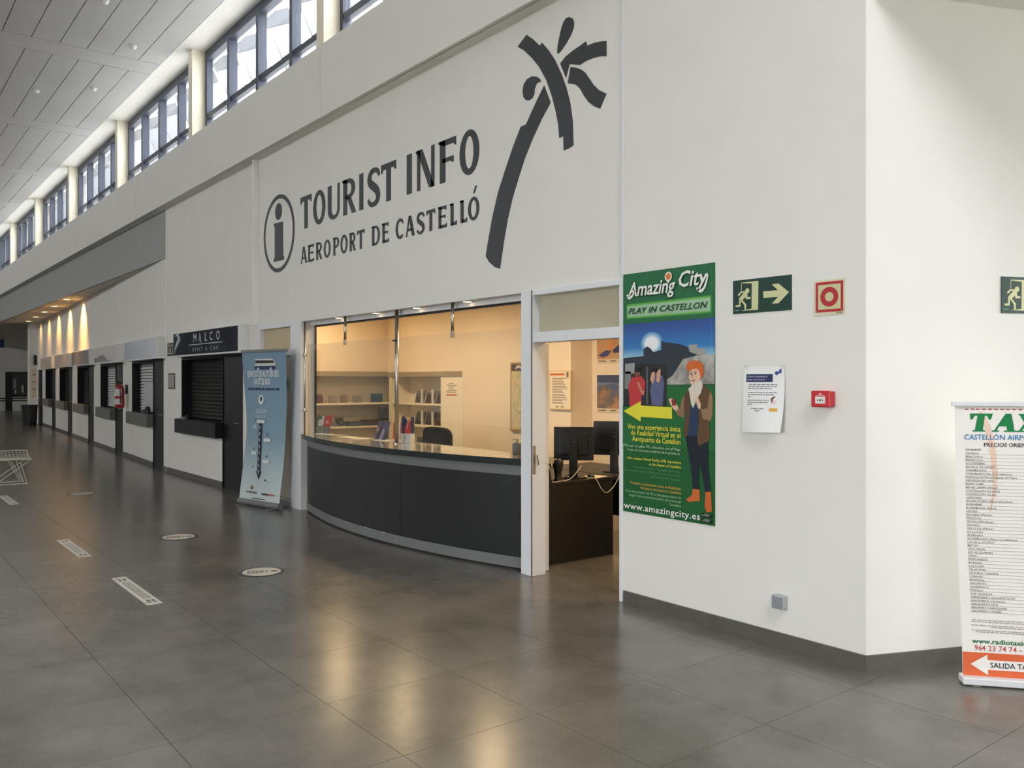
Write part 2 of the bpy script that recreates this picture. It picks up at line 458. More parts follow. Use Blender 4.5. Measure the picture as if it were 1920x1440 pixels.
# ---- grey bulkhead over the kiosks, soffit behind it, corridor ceiling
B(XF, -16.03, YW, 4.66, 3.87, 4.95).build('wall_bulkhead', BULK, kind='structure')
B(XF, -16.0, 4.66, 9.0, 3.87, 4.0).build('ceiling_soffit', SOFF, kind='structure')
MB().prism([(-2.6, 4.78), (XE, 4.78), (XE, 12.0), (1.0, 12.0)], 3.87, 4.0).build('ceiling_corridor', CEILW, kind='structure')

# ---- kiosk wall (local frame: x runs left, face at y = 0)
KP = 3.9
kw = struct_root('wall_left', (-16.0, YW, 0), KROT)
m = MB()
for q in range(5):
    o_ = -KP * q
    m.box(o_ - KP, o_, 0, 0.2, 2.05, 3.88).box(o_ - 0.26, o_, 0, 0.2, 0, 2.05)
    m.box(o_ - KP, o_ - 3.15, 0, 0.2, 0, 2.05).box(o_ - 3.15, o_ - 1.1, 0, 0.2, 0, 1.0)
m.box(-21.55, -19.5, 0, 0.2, 2.05, 3.88).box(-21.55, -19.5, 0, 0.2, 0, 2.05)
m.build('plaster', WALL, kw)
m = MB()
for q in range(5):
    o_ = -KP * q; m.box(o_ - KP, o_ - 1.1, -0.014, 0, 0, 0.09).box(o_ - 0.26, o_, -0.014, 0, 0, 0.09)
o = m.build('baseboard_left', BASE, kind='structure'); o.location = (-16.0, YW, 0); o.rotation_euler = (0, 0, KROT)
B(-37.95, -37.55, 5.62, 9.0, 0, 3.87).build('wall_return', WALL, kind='structure')
B(XF - 0.2, XF, YO, 9.0, 0, 7.3).build('wall_far', WALL, kind='structure')
B(XF, -37.5, 9.0, 9.2, 0, 3.87).build('wall_far_side', WALL, kind='structure')

# ---- unseen opposite side and closed end; openings placed to balance the wall light
m = MB(); m.box(-8.0, XE, YO - 0.2, YO, 4.2, 7.3).box(0.85, XE, YO - 0.2, YO, 0, 4.2).box(-8.0, -4.85, YO - 0.2, YO, 0, 4.2).box(-4.85, 0.85, YO - 0.2, YO, 0, 0.2).box(XF, -8.0, YO - 0.2, YO, 0, 6.24).box(XF, -8.0, YO - 0.2, YO, 6.8, 7.3)
for q in range(2): m.box(-3.0 + 1.9 * q, -2.9 + 1.9 * q, YO - 0.2, YO, 0.2, 4.2)
for q in range(10): m.box(XF + 4.8 * q, XF + 4.8 * q + 0.4, YO - 0.2, YO, 6.24, 6.8)
m.build('wall_opposite', WALL, kind='structure')
m = MB(); m.box(XE, XE + 0.15, YO, 4.6, 0, 7.3)
m.box(XE, XE + 0.2, 4.6, 12.2, 0, 4.0)
m.build('wall_end', WALL, kind='structure')
B(XF, XE, 5.21, 16, 5.35, 5.55).build('bounce_roof', mat('white_bounce_surface', (225, 224, 220), 0.8, noise=0.03), kind='structure')  # unseen roof, added to bounce sky light up to the ceiling edge
B(-60, 60, -70, 60, -0.5, -0.25).build('ground', mat('pale_concrete_apron', (205, 203, 197), 0.85, noise=0.08, nscale=0.5), kind='structure')  # unseen ground, paled to bounce daylight up to the ceiling

# ---- office interior shell
m = MB(); m.box(-13.2, -13.0, 4.78, 7.9, 0, 2.85).box(-13.0, -12.575, 4.80, 7.55, 1.80, 2.85).box(-13.0, -12.575, 4.80, 5.15, 0, 1.80); m.build('wall_office_left', CREAM, kind='structure')
m = MB(); m.box(-13.0, -10.37, 7.55, 8.1, 0, 2.85).box(-12.575, -10.37, 7.17, 7.55, 1.79, 2.85).box(-10.37, -7.98, 7.17, 8.1, 0, 2.85).box(-7.98, -3.1, 7.54, 8.1, 0, 2.85); m.build('wall_office_back', CREAM, kind='structure')
B(-3.1, -2.95, 4.78, 8.1, 0, 2.85).build('wall_office_right', CREAM, kind='structure')
B(-13.2, -2.95, 4.785, 8.1, 2.85, 2.95).build('ceiling_office', CEILW, kind='structure')
m = MB(); m.box(-13.0, -11.61, 4.785, 4.80, 0, 2.85); m.box(-4.5, -3.1, 4.785, 4.80, 0, 2.85); m.box(-11.61, -4.5, 4.785, 4.80, 2.41, 2.85)
m.build('wall_office_inner', CREAM, kind='structure')
WARM = (255, 222, 170)
LAMP = emit('warm_lamp_disc', (255, 226, 180), 5.0)
def warm_light(name, loc, power, size, parent=None, col=WARM, rot=(0, 0, 0)):
    l = bpy.data.lights.new(name, 'AREA'); l.shape = 'DISK'; l.size = size; l.energy = power; l.color = lin(col)
    o = bpy.data.objects.new(name, l); COL.objects.link(o); o.location = loc; o.parent = parent; o.rotation_euler = rot
    return o
OL = [(-11.6, 5.8), (-9.8, 5.8), (-7.8, 5.8), (-5.9, 6.2), (-4.2, 6.2)]
for q, (x, y) in enumerate(OL):
    t = thing('ceiling_lamp', 'round warm ceiling lamp inside the information office', 'lamp', (x, y, 2.85), 0, 'office ceiling lamps')
    MB().lathe([(0.17, 0.0), (0.17, -0.03), (0.15, -0.035)], n=24).build('housing', WHITEP, t)
    MB().lathe([(0.145, -0.036), (0.13, -0.044), (0.02, -0.048)], n=24).build('diffuser', LAMP, t)
    warm_light('lamp_light', (0, 0, -0.06), 30, 0.28, t)

# ---- office front frames
d2 = struct_root('door_2')
m = MB()
m.box(-11.61, -11.55, YW - 0.02, 4.70, 0, 2.41).box(-10.52, -10.20, YW - 0.02, 4.74, 0, 2.41)
m.box(-11.55, -10.52, YW - 0.02, 4.70, 2.355, 2.41).box(-11.55, -10.52, YW - 0.015, 4.70, 1.975, 2.055).box(-11.55, -10.52, YW - 0.015, 4.70, 0, 0.08)
m.build('frame', ALU, d2, bevel=0.004)
BLIND = mat('beige_backed_glass', (196, 178, 138), 0.12, noise=0.03, nscale=3, coat=0.6)
B(-11.55, -10.52, 4.62, 4.64, 2.055, 2.355).build('transom_pane', BLIND, d2)
B(-11.55, -10.52, 4.62, 4.64, 0.08, 1.975).build('pane', BLIND, d2)

d1 = struct_root('door_1')
m = MB()
m.box(-5.70, -5.55, YW - 0.03, 4.70, 0, 2.41).box(-4.535, -4.5, YW - 0.022, 4.70, 0, 2.41)
m.box(-5.55, -4.535, YW - 0.022, 4.70, 2.365, 2.41).box(-5.55, -4.535, YW - 0.022, 4.70, 1.97, 2.055)
m.build('frame', ALU, d1, bevel=0.004)
m = MB(); m.box(-5.556, -5.549, YW - 0.034, YW - 0.028, 0, 2.41); m.build('frame_seal', BLACKP, d1)
TRANS = mat('grey_beige_transom_glass', (182, 176, 152), 0.1, noise=0.03, nscale=2, coat=0.7)
B(-5.55, -4.535, 4.63, 4.645, 2.055, 2.365).build('transom_pane', TRANS, d1)
m = MB(); m.box(-5.70, -5.635, 4.705, 4.81, 0.002, 1.968)
lf = m.build('open_leaf', ALU, d1, bevel=0.004)
m = MB(); m.box(-5.549, -5.545, YW - 0.02, YW + 0.005, 0.86, 1.10); m.build('lock_plate', STEEL, d1)
m = MB(); m.tube([(-5.547, 4.565, 1.02), (-5.525, 4.563, 1.02), (-5.52, 4.58, 1.02), (-5.52, 4.60, 0.94)], 0.006); m.build('lever_handle', STEEL, d1)
# lining of the counter opening
w1 = struct_root('window_20')
m = MB(); m.box(-10.2, -5.7, YW + 0.001, 4.74, 2.402, 2.412); m.build('head_lining', ALU, w1)
m = MB(); m.box(-10.2, -5.7, 4.70, 4.74, 2.355, 2.402).box(-10.2, -10.185, 4.74, 4.76, 0.97, 2.36); m.build('rail', ALU, w1)
m = MB(); m.box(-10.22, -5.68, 4.741, 4.77, 2.335, 2.402).box(-10.24, -10.18, 4.741, 4.77, 0.97, 2.36).box(-5.72, -5.68, 4.741, 4.77, 0.97, 2.36)
m.build('dark_frame', BLACKP, w1)

# measured outlines, metres on the wall
LINE1=[('T', -10.243, -9.915), ('O', -9.869, -9.526), ('U', -9.461, -9.151), ('R', -9.083, -8.739), ('I', -8.663, -8.568), ('S', -8.478, -8.178), ('T', -8.163, -7.845), ('I', -7.628, -7.528), ('N', -7.45, -7.101), ('F', -7.029, -6.723), ('O', -6.665, -6.346)]
LINE2=[('A', -10.231, -10.044), ('E', -10.024, -9.843), ('R', -9.793, -9.614), ('O', -9.57, -9.389), ('P', -9.325, -9.162), ('O', -9.127, -8.949), ('R', -8.909, -8.746), ('T', -8.714, -8.54), ('D', -8.378, -8.193), ('E', -8.149, -7.996), ('C', -7.856, -7.687), ('A', -7.647, -7.471), ('S', -7.437, -7.278), ('T', -7.248, -7.089), ('E', -7.041, -6.881), ('L', -6.83, -6.71), ('L', -6.661, -6.54), ('O', -6.525, -6.346)]
PALM={'trunk': [(-5.424, 4.104), (-5.343, 3.939), (-5.461, 3.826), (-5.575, 3.694), (-5.679, 3.553), (-5.772, 3.389), (-5.853, 3.236), (-5.921, 3.062), (-5.977, 2.866), (-6.033, 2.641), (-6.104, 2.662), (-6.191, 2.716), (-6.247, 2.778), (-6.214, 2.897), (-6.147, 3.113), (-6.061, 3.323), (-5.963, 3.492), (-5.853, 3.672), (-5.737, 3.833), (-5.697, 3.834), (-5.663, 3.837), (-5.601, 3.912), (-5.512, 4.012)], 'frond_a': [(-5.78, 4.534), (-5.658, 4.598), (-5.575, 4.536), (-5.481, 4.45), (-5.454, 4.467), (-5.375, 4.385), (-5.29, 4.277), (-5.206, 4.135), (-5.148, 4.01), (-5.101, 3.874), (-5.071, 3.72), (-5.062, 3.526), (-5.113, 3.514), (-5.18, 3.51), (-5.185, 3.626), (-5.235, 3.623), (-5.246, 3.731), (-5.278, 3.848), (-5.326, 3.987), (-5.399, 4.142), (-5.486, 4.271), (-5.588, 4.382), (-5.692, 4.476)], 'drop_a': [(-5.113, 4.568), (-5.071, 4.54), (-5.055, 4.503), (-5.06, 4.463), (-5.09, 4.418), (-5.148, 4.367), (-5.206, 4.328), (-5.246, 4.312), (-5.261, 4.324), (-5.258, 4.362), (-5.239, 4.427), (-5.211, 4.504), (-5.183, 4.549), (-5.152, 4.57)], 'frond_b': [(-5.223, 4.226), (-5.159, 4.262), (-5.067, 4.285), (-4.976, 4.299), (-4.918, 4.311), (-4.901, 4.271), (-4.822, 4.27), (-4.747, 4.257), (-4.688, 4.242), (-4.688, 4.124), (-4.758, 4.145), (-4.844, 4.156), (-4.921, 4.156), (-4.987, 4.145), (-5.108, 4.188), (-5.152, 4.089)], 'frond_c': [(-5.097, 4.161), (-5.033, 4.137), (-4.976, 4.108), (-4.925, 4.068), (-4.883, 4.014), (-4.833, 3.948), (-4.769, 3.888), (-4.688, 3.839), (-4.758, 3.742), (-4.822, 3.776), (-4.888, 3.827), (-4.943, 3.894), (-4.987, 3.959), (-5.033, 4.002), (-5.09, 4.025), (-5.131, 4.041)], 'drop_b': [(-5.464, 4.141), (-5.479, 4.172), (-5.524, 4.204), (-5.588, 4.224), (-5.653, 4.217), (-5.697, 4.184), (-5.713, 4.13), (-5.7, 4.077), (-5.666, 4.042), (-5.622, 4.029), (-5.58, 4.038), (-5.555, 4.063), (-5.547, 4.11), (-5.524, 4.144), (-5.494, 4.151)]}
POSTER={
  'glow': [(0.033, 1.534), (0.821, 1.542), (0.821, 1.421), (0.033, 1.423)],
  'strip': [(0.049, 1.514), (0.81, 1.525), (0.81, 1.437), (0.049, 1.439)],
  'sky': [(0.005, 1.388), (0.85, 1.389), (0.85, 1.133), (0.005, 1.137)],
  'castle': [(0.005, 1.137), (0.207, 1.147), (0.207, 1.2), (0.245, 1.216), (0.278, 1.198), (0.301, 1.173), (0.377, 1.187), (0.377, 1.255), (0.401, 1.241), (0.481, 1.233), (0.577, 1.216), (0.623, 1.197), (0.633, 1.167), (0.704, 1.146), (0.679, 1.136), (0.577, 1.119), (0.551, 1.086), (0.516, 1.046), (0.472, 0.999), (0.431, 0.979), (0.431, 0.911), (0.005, 0.908)],
  'castle_b': [(0.623, 1.215), (0.7, 1.217), (0.704, 1.186), (0.773, 1.186), (0.779, 1.145), (0.704, 1.138), (0.637, 1.166)],
  'rock': [(0.551, 1.086), (0.577, 1.119), (0.704, 1.142), (0.847, 1.143), (0.847, 0.946), (0.431, 0.941), (0.431, 0.979), (0.481, 1.003), (0.516, 1.046)],
  'ground': [(0.005, 1.094), (0.431, 1.088), (0.431, 0.789), (0.005, 0.779)],
  'van': [(0.023, 1.094), (0.121, 1.099), (0.121, 1.022), (0.023, 1.019)],
  'van_b': [(0.017, 1.037), (0.082, 1.036), (0.082, 0.908), (0.017, 0.908)],
  'shirt_a': [(0.092, 0.994), (0.188, 1.0), (0.226, 0.965), (0.217, 0.867), (0.188, 0.86), (0.188, 0.783), (0.068, 0.78), (0.068, 0.865), (0.053, 0.922)],
  'head_a': [(0.115, 1.05), (0.154, 1.061), (0.179, 1.047), (0.173, 1.005), (0.14, 0.993), (0.119, 1.015)],
  'mask_a': [(0.121, 1.061), (0.188, 1.07), (0.192, 1.035), (0.125, 1.03)],
  'arm_a': [(0.146, 0.958), (0.169, 0.958), (0.198, 0.895), (0.222, 0.895), (0.207, 0.86), (0.179, 0.888)],
  'shirt_b': [(0.297, 1.0), (0.392, 1.006), (0.406, 0.952), (0.392, 0.79), (0.291, 0.792), (0.273, 0.896)],
  'head_b': [(0.301, 1.048), (0.356, 1.054), (0.359, 1.004), (0.304, 1.0)],
  'mask_b': [(0.286, 1.055), (0.352, 1.061), (0.352, 1.023), (0.286, 1.018)],
  'arm_b': [(0.275, 0.979), (0.29, 1.028), (0.319, 1.034), (0.319, 0.979), (0.297, 0.945)],
  'arm_b2': [(0.341, 1.034), (0.374, 1.054), (0.374, 0.993), (0.359, 0.952), (0.334, 0.965)],
  'arrow': [(0.009, 0.743), (0.182, 0.821), (0.182, 0.788), (0.478, 0.783), (0.481, 0.702), (0.182, 0.706), (0.182, 0.671)],
  'hair': [(0.616, 1.045), (0.606, 1.069), (0.628, 1.098), (0.67, 1.108), (0.72, 1.103), (0.756, 1.076), (0.765, 1.031), (0.753, 0.998), (0.737, 0.985), (0.723, 1.031), (0.704, 1.051), (0.662, 1.047), (0.637, 1.032)],
  'face': [(0.637, 1.032), (0.662, 1.047), (0.704, 1.051), (0.727, 1.031), (0.733, 0.994), (0.728, 0.966), (0.695, 0.95), (0.662, 0.926), (0.647, 0.952), (0.64, 0.979), (0.63, 0.985)],
  'scarf': [(0.662, 0.939), (0.737, 0.972), (0.753, 0.939), (0.737, 0.887), (0.704, 0.848), (0.67, 0.781), (0.653, 0.807), (0.637, 0.886), (0.628, 0.912)],
  'vest_l': [(0.628, 0.912), (0.594, 0.872), (0.589, 0.779), (0.603, 0.726), (0.585, 0.633), (0.594, 0.58), (0.62, 0.588), (0.645, 0.767), (0.637, 0.886)],
  'vest_r': [(0.75, 0.946), (0.818, 0.901), (0.834, 0.824), (0.802, 0.707), (0.818, 0.604), (0.802, 0.565), (0.72, 0.527), (0.704, 0.559), (0.72, 0.704), (0.712, 0.848)],
  'sleeve_l': [(0.594, 0.872), (0.568, 0.845), (0.551, 0.778), (0.507, 0.764), (0.534, 0.724), (0.589, 0.715)],
  'sleeve_r': [(0.818, 0.901), (0.839, 0.85), (0.834, 0.734), (0.818, 0.697), (0.753, 0.712), (0.737, 0.776), (0.794, 0.784), (0.802, 0.849)],
  'hand_l': [(0.449, 0.837), (0.472, 0.846), (0.499, 0.837), (0.525, 0.804), (0.542, 0.778), (0.52, 0.757), (0.495, 0.77), (0.472, 0.796)],
  'cards': [(0.474, 0.837), (0.513, 0.844), (0.52, 0.797), (0.485, 0.793)],
  'hand_r': [(0.69, 0.854), (0.712, 0.861), (0.737, 0.809), (0.733, 0.776), (0.712, 0.782), (0.7, 0.815)],
  'shirt': [(0.645, 0.814), (0.67, 0.781), (0.704, 0.821), (0.712, 0.795), (0.717, 0.704), (0.7, 0.592), (0.616, 0.588), (0.623, 0.661)],
  'legs': [(0.599, 0.587), (0.704, 0.592), (0.712, 0.527), (0.802, 0.565), (0.794, 0.409), (0.818, 0.228), (0.773, 0.218), (0.72, 0.429), (0.717, 0.311), (0.72, 0.231), (0.667, 0.225), (0.65, 0.371)],
  'boot_l': [(0.667, 0.231), (0.723, 0.231), (0.728, 0.156), (0.628, 0.137), (0.606, 0.153), (0.657, 0.187)],
  'boot_r': [(0.774, 0.221), (0.821, 0.228), (0.829, 0.096), (0.786, 0.084), (0.769, 0.121)],
  'badge': [(0.745, 0.079), (0.831, 0.077), (0.831, 0.049), (0.745, 0.051)],
  'badge_b': [(0.745, 0.043), (0.831, 0.041), (0.831, 0.015), (0.745, 0.017)],
}

# ================================================================== LETTERING ON THE OFFICE WALL
def arc(cx, cy, rx, ry, a0, a1, n=14):
    return [(cx + rx * math.cos(math.radians(a0 + (a1 - a0) * k / n)), cy + ry * math.sin(math.radians(a0 + (a1 - a0) * k / n))) for k in range(n + 1)]
def ribbon(pts, th, sub=5):
    P = []; T = []
    for i in range(len(pts) - 1):
        p0 = pts[max(i - 1, 0)]; p1 = pts[i]; p2 = pts[i + 1]; p3 = pts[min(i + 2, len(pts) - 1)]
        for k in range(sub):
            t = k / sub
            P.append(tuple(0.5 * (2 * p1[d] + (p2[d] - p0[d]) * t + (2 * p0[d] - 5 * p1[d] + 4 * p2[d] - p3[d]) * t * t + (3 * p1[d] - p0[d] - 3 * p2[d] + p3[d]) * t ** 3) for d in (0, 1)))
            T.append(th[i] + (th[i + 1] - th[i]) * t)
    P.append(pts[-1]); T.append(th[-1])
    L, R = [], []
    for i, p in enumerate(P):
        a = P[max(i - 1, 0)]; b = P[min(i + 1, len(P) - 1)]
        dx, dy = b[0] - a[0], b[1] - a[1]; l = math.hypot(dx, dy) or 1
        L.append((p[0] - dy / l * T[i] / 2, p[1] + dx / l * T[i] / 2)); R.append((p[0] + dy / l * T[i] / 2, p[1] - dx / l * T[i] / 2))
    return L + R[::-1]
def glyph(c, w, h, s, t):
    """flared-serif capitals; returns a list of outlines (each with optional holes)"""
    a = 0.16 * s * 1.6
    stem = [(a, 0), (a + s, 0), (a + s, h), (a, h)]
    serif = [(0, h), (a + s, h), (a + s, h * 0.9), (a, h * 0.91), (0, h * 0.955)]
    def bowl(y0, y1, w_):
        cy, ry = (y0 + y1) / 2, (y1 - y0) / 2; x = a + s * 0.6; rx = w_ - x
        return [(x, y1)] + arc(x + rx * 0.35, cy, rx * 0.65, ry, 90, -90) + [(x, y0), (x, y0 + t)] + arc(x + rx * 0.35, cy, rx * 0.65 - s * 0.9, ry - t, -90, 90) + [(x, y1 - t)]
    def bar(y1, x1, dn=1, top=True):
        q = 1.15 * t
        return [(a + s * 0.5, y1), (x1, y1), (x1, y1 - dn * h * 0.2), (x1 - t * 0.45, y1 - dn * h * 0.2), (x1 - t * 0.9, y1 - dn * q), (a + s * 0.5, y1 - dn * q)]
    if c == 'I': return [[(0, 0), (w, 0), (w, h), (0, h)]]
    if c == 'T':
        x = w / 2; q = h - 1.25 * t
        return [[(0, h), (w, h), (w, h * 0.77), (w - t * 0.45, h * 0.77), (w - t, q), (x + s / 2, q), (x + s / 2, 0), (x - s / 2, 0), (x - s / 2, q), (t, q), (t * 0.45, h * 0.77), (0, h * 0.77)]]
    if c == 'O':
        return [[arc(w / 2, h / 2, w / 2, h / 2 * 1.03, 0, 360, 32)[:-1], arc(w / 2, h / 2, w / 2 - s * 0.92, h / 2 * 1.03 - t * 1.2, 0, 360, 32)[:-1]]]
    if c == 'U':
        r = w / 2
        return [[(0, h)] + arc(r, r * 0.75, r, r * 0.78, 180, 360) + [(w, h), (w - t * 1.1, h)] + arc((s + w - t * 1.1) / 2, r * 0.75, (w - t * 1.1 - s) / 2, r * 0.78 - t, 360, 180) + [(s, h)]]
    if c == 'R': return [stem, serif, bowl(h * 0.44, h, w * 0.93), [(a + s, h * 0.47), (a + s + s * 0.85, h * 0.5), (w, 0), (w - s * 1.05, 0)]]
    if c == 'P': return [stem, serif, bowl(h * 0.42, h, w)]
    if c == 'D': return [stem, serif, bowl(0, h, w)]
    if c == 'F': return [stem, serif, bar(h, w), bar(h * 0.57, w * 0.86, 0.75), ]
    if c == 'E': return [stem, serif, bar(h, w * 0.95), bar(h * 0.58, w * 0.85, 0.75), bar(0, w, -1)]
    if c == 'L': return [stem, serif, bar(0, w, -1)]
    if c == 'N': return [[(a, 0), (a + t * 1.2, 0), (a + t * 1.2, h), (a, h)], [(w - t * 1.2, 0), (w, 0), (w, h), (w - t * 1.2, h)], [(a, h), (a + s * 1.0, h), (w, 0), (w - s * 1.0, 0)], [(0, h), (a + t, h), (a, h * 0.9), (0, h * 0.95)]]
    if c == 'A':
        x = w * 0.46
        return [[(0, 0), (t * 1.0, 0), (x + t * 0.3, h), (x - t * 0.9, h)], [(w - s * 1.05, 0), (w, 0), (x + s * 0.5, h), (x - t * 0.9, h)], [(w * 0.2, h * 0.26), (w * 0.75, h * 0.26), (w * 0.72, h * 0.26 + t), (w * 0.24, h * 0.26 + t)]]
    if c == 'C':
        return [arc(w * 0.55, h / 2, w * 0.55, h / 2 * 1.03, 52, 308, 24) + [(w * 0.9, h * 0.2)] + arc(w * 0.57, h / 2, w * 0.57 - s * 0.95, h / 2 * 1.03 - t * 1.3, 300, 60, 24) + [(w * 0.9, h * 0.72), (w * 0.98, h * 0.72)]]
    if c == 'S':
        u = [(.90, .77), (.80, .90), (.55, .955), (.30, .91), (.17, .77), (.24, .63), (.48, .52), (.72, .40), (.82, .25), (.72, .10), (.48, .045), (.25, .07), (.07, .20)]
        k = [.9, 1.1, 1.1, 1.4, 1.75, 1.9, 1.95, 1.95, 1.8, 1.4, 1.1, 1.1, .9]
        return [ribbon([(x * w, y * h) for x, y in u], [t * q for q in k])]
    return []
sign = thing('wall_lettering', 'dark tourist information lettering with palm tree emblem on the white wall', 'wall sign', (0, YW, 0))
def letter(c, x0, x1, z0, h, s, t):
    m = MB()
    for g in glyph(c, x1 - x0, h, s, t):
        loops = g if isinstance(g[0][0], (tuple, list)) else [g]
        m.poly([[(x0 + a, z0 + b) for a, b in l] for l in loops], -0.004, 0.0038)
    return m.build('letter', VINYL, sign)
for c, x0, x1 in LINE1: letter(c, x0, x1, 3.57, 0.41, 0.098, 0.05)
for c, x0, x1 in LINE2:
    o = letter(c, x0, x1, 3.133, 0.213, 0.05, 0.026)
MB().poly([(-6.443, 3.380), (-6.418, 3.380), (-6.382, 3.445), (-6.412, 3.445)], -0.004, 0.0038).build('accent', VINYL, sign)
for kk, nm in (('trunk', 'palm_trunk'), ('frond_a', 'palm_frond'), ('frond_b', 'palm_frond'), ('frond_c', 'palm_frond'), ('drop_a', 'palm_leaf'), ('drop_b', 'palm_leaf')):
    MB().poly(PALM[kk], -0.004, 0.0038).build(nm, VINYL, sign)
ex, ez, rx, rz = -10.94, 3.62, 0.515, 0.515
MB().poly([arc(ex, ez, 0.515, 0.52, 0, 360, 48)[:-1], arc(ex, ez, 0.458, 0.465, 0, 360, 48)[:-1]], -0.004, 0.0038).build('information_ring', VINYL, sign)
MB().poly(arc(-10.945, 3.916, 0.113, 0.113, 0, 360, 24)[:-1], -0.004, 0.0038).build('information_dot', VINYL, sign)
MB().poly([(-11.10, 3.775), (-10.80, 3.762), (-10.79, 3.31), (-10.765, 3.302), (-10.765, 3.25), (-11.103, 3.255), (-11.103, 3.305), (-11.07, 3.313), (-11.07, 3.73), (-11.10, 3.735)], -0.004, 0.0038).build('information_stem', VINYL, sign)

# ================================================================== CURVED COUNTER
CC = (-7.98, 11.83)
def cy_(R, x): return CC[1] - math.sqrt(R * R - (x - CC[0]) ** 2)
def curved(R, thick, x0, x1, z0, z1, n=16):
    xs = [x0 + (x1 - x0) * k / n for k in range(n + 1)]
    return MB().prism([(x, cy_(R, x)) for x in xs] + [(x, cy_(R - thick, x)) for x in reversed(xs)], z0, z1)
ct = thing('reception_counter', 'black curved reception counter with grey bands under the glass screens', 'counter')
J = [-10.17, -8.85, -7.35, -5.71]
PANEL = mat('black_curved_panel', (27, 29, 30), 0.42, noise=0.06, nscale=4, rvar=0.05)
for a, b in zip(J[:-1], J[1:]):
    curved(7.52, 0.03, a + 0.002, b - 0.002, 0.11, 0.825).build('front_panel', PANEL, ct)
    curved(7.528, 0.04, a + 0.0015, b - 0.0015, 0.825, 0.918).build('upper_band', GREYB, ct)
    curved(7.528, 0.04, a + 0.0015, b - 0.0015, 0.018, 0.11).build('kick_plate', GREYB, ct)
curved(7.50, 0.05, J[0] + 0.01, J[-1] - 0.01, 0.0, 0.91).build('carcass', BLACKP, ct)
# scuffed paint along the kick plate
m = MB()
rr = random.Random(3)
for q in range(26):
    x = -8.75 + 1.25 * rr.random(); 
    y = cy_(7.5292, x); l = 0.008 + 0.03 * rr.random()
    y2 = cy_(7.5292, x + l); z = 0.109 - 0.006 * rr.random(); hh = 0.002 + 0.005 * rr.random()
    i = len(m.v); m.v += [(x, y, z), (x + l, y2, z), (x + l, y2, z + hh), (x, y, z + hh)]; m.f.append((i, i + 1, i + 2, i + 3))
m.build('scuff_marks', ink(190, 190, 188), ct)
TOP = mat('glass_topped_pale_laminate', (176, 168, 142), 0.06, noise=0.05, nscale=6, coat=0.6)
EDGE = mat('dark_green_glass_edge', (38, 46, 46), 0.15, noise=0.05)
xs = [-10.185 + 4.475 * k / 28 for k in range(29)]
top = thing('counter_top', '', 'worktop', (0, 0, 0))
MB().prism([(x, cy_(7.588, x)) for x in xs] + [(-5.71, 4.93), (-10.185, 4.93)], 0.92, 0.975).build('slab', TOP, top)
curved(7.60, 0.012, -10.185, -5.71, 0.918, 0.9752, 28).build('edge_band', EDGE, top)
tag(top, 'curved glossy worktop with dark edge on the reception counter', 'worktop')

# acrylic screens with steel supports
for a, b, lb in ((-10.15, -7.962, 'clear acrylic screen on the counter left of the steel pole'), (-7.878, -5.73, 'clear acrylic screen on the counter right of the steel pole')):
    t = thing('acrylic_screen', lb, 'screen', ((a + b) / 2, 4.63, 0.975), 0, 'acrylic screens')
    B(-(b - a) / 2, (b - a) / 2, -0.003, 0.003, 0.004, 1.13).build('sheet', PLEXI, t)
t = thing('steel_pole', 'tall steel pole from counter to soffit between the acrylic screens', 'pole', (-7.92, 4.63, 0.975))
MB().lathe([(0.021, 0), (0.021, 1.427)], n=14).build('tube', STEEL, t, smooth=True)
MB().lathe([(0.034, 0), (0.034, 0.012), (0.022, 0.014)], n=16).build('foot', STEEL, t)
MB().tube([(-0.03, -0.03, 1.1), (0.045, -0.03, 1.1)], 0.009).build('clamp', CHARC, t)
for x, lb in ((-9.11, 'short steel rod hanging from soffit above the left acrylic screen'), (-6.86, 'short steel rod hanging from soffit above the right acrylic screen')):
    t = thing('hanging_rod', lb, 'rod', (x, 4.63, 2.402), 0, 'hanging rods')
    MB().lathe([(0.016, 0), (0.016, -0.30)], n=12).build('tube', STEEL, t, smooth=True)
    B(-0.018, 0.018, -0.016, 0.016, -0.335, -0.27).build('clamp', STEEL, t, bevel=0.004)
t = thing('edge_rod', 'thin steel rod with clamps beside the white jamb at counter left end', 'rod', (-10.165, 4.60, 0.975))
MB().lathe([(0.012, 0), (0.012, 1.427)], n=12).build('tube', STEEL, t, smooth=True)
for z in (0.28, 0.98): MB().lathe([(0.02, z), (0.024, z + 0.02), (0.02, z + 0.04)], n=12).build('clamp', STEEL, t)
for q, x in enumerate((-9.30, -8.39, -7.54, -6.635)):
    nm = ('leftmost', 'second from left', 'third from left', 'rightmost')[q]
    t = thing('downlight', '%s of the four small downlights in the soffit over the counter' % nm, 'lamp', (x, 4.645, 2.402), 0, 'counter downlights')
    MB().lathe([(0.055, 0), (0.055, -0.006), (0.04, -0.008)], n=20).build('ring', WHITEP, t)
    MB().lathe([(0.04, -0.0085), (0.02, -0.010)], n=20).build('lens', LAMP, t)
    l = bpy.data.lights.new('downlight_beam', 'SPOT'); l.energy = 3; l.color = lin((255, 214, 160)); l.spot_size = math.radians(95); l.spot_blend = 0.6; l.shadow_soft_size = 0.04
    o = bpy.data.objects.new('downlight_beam', l); COL.objects.link(o); o.parent = t; o.location = (0, 0, -0.015)

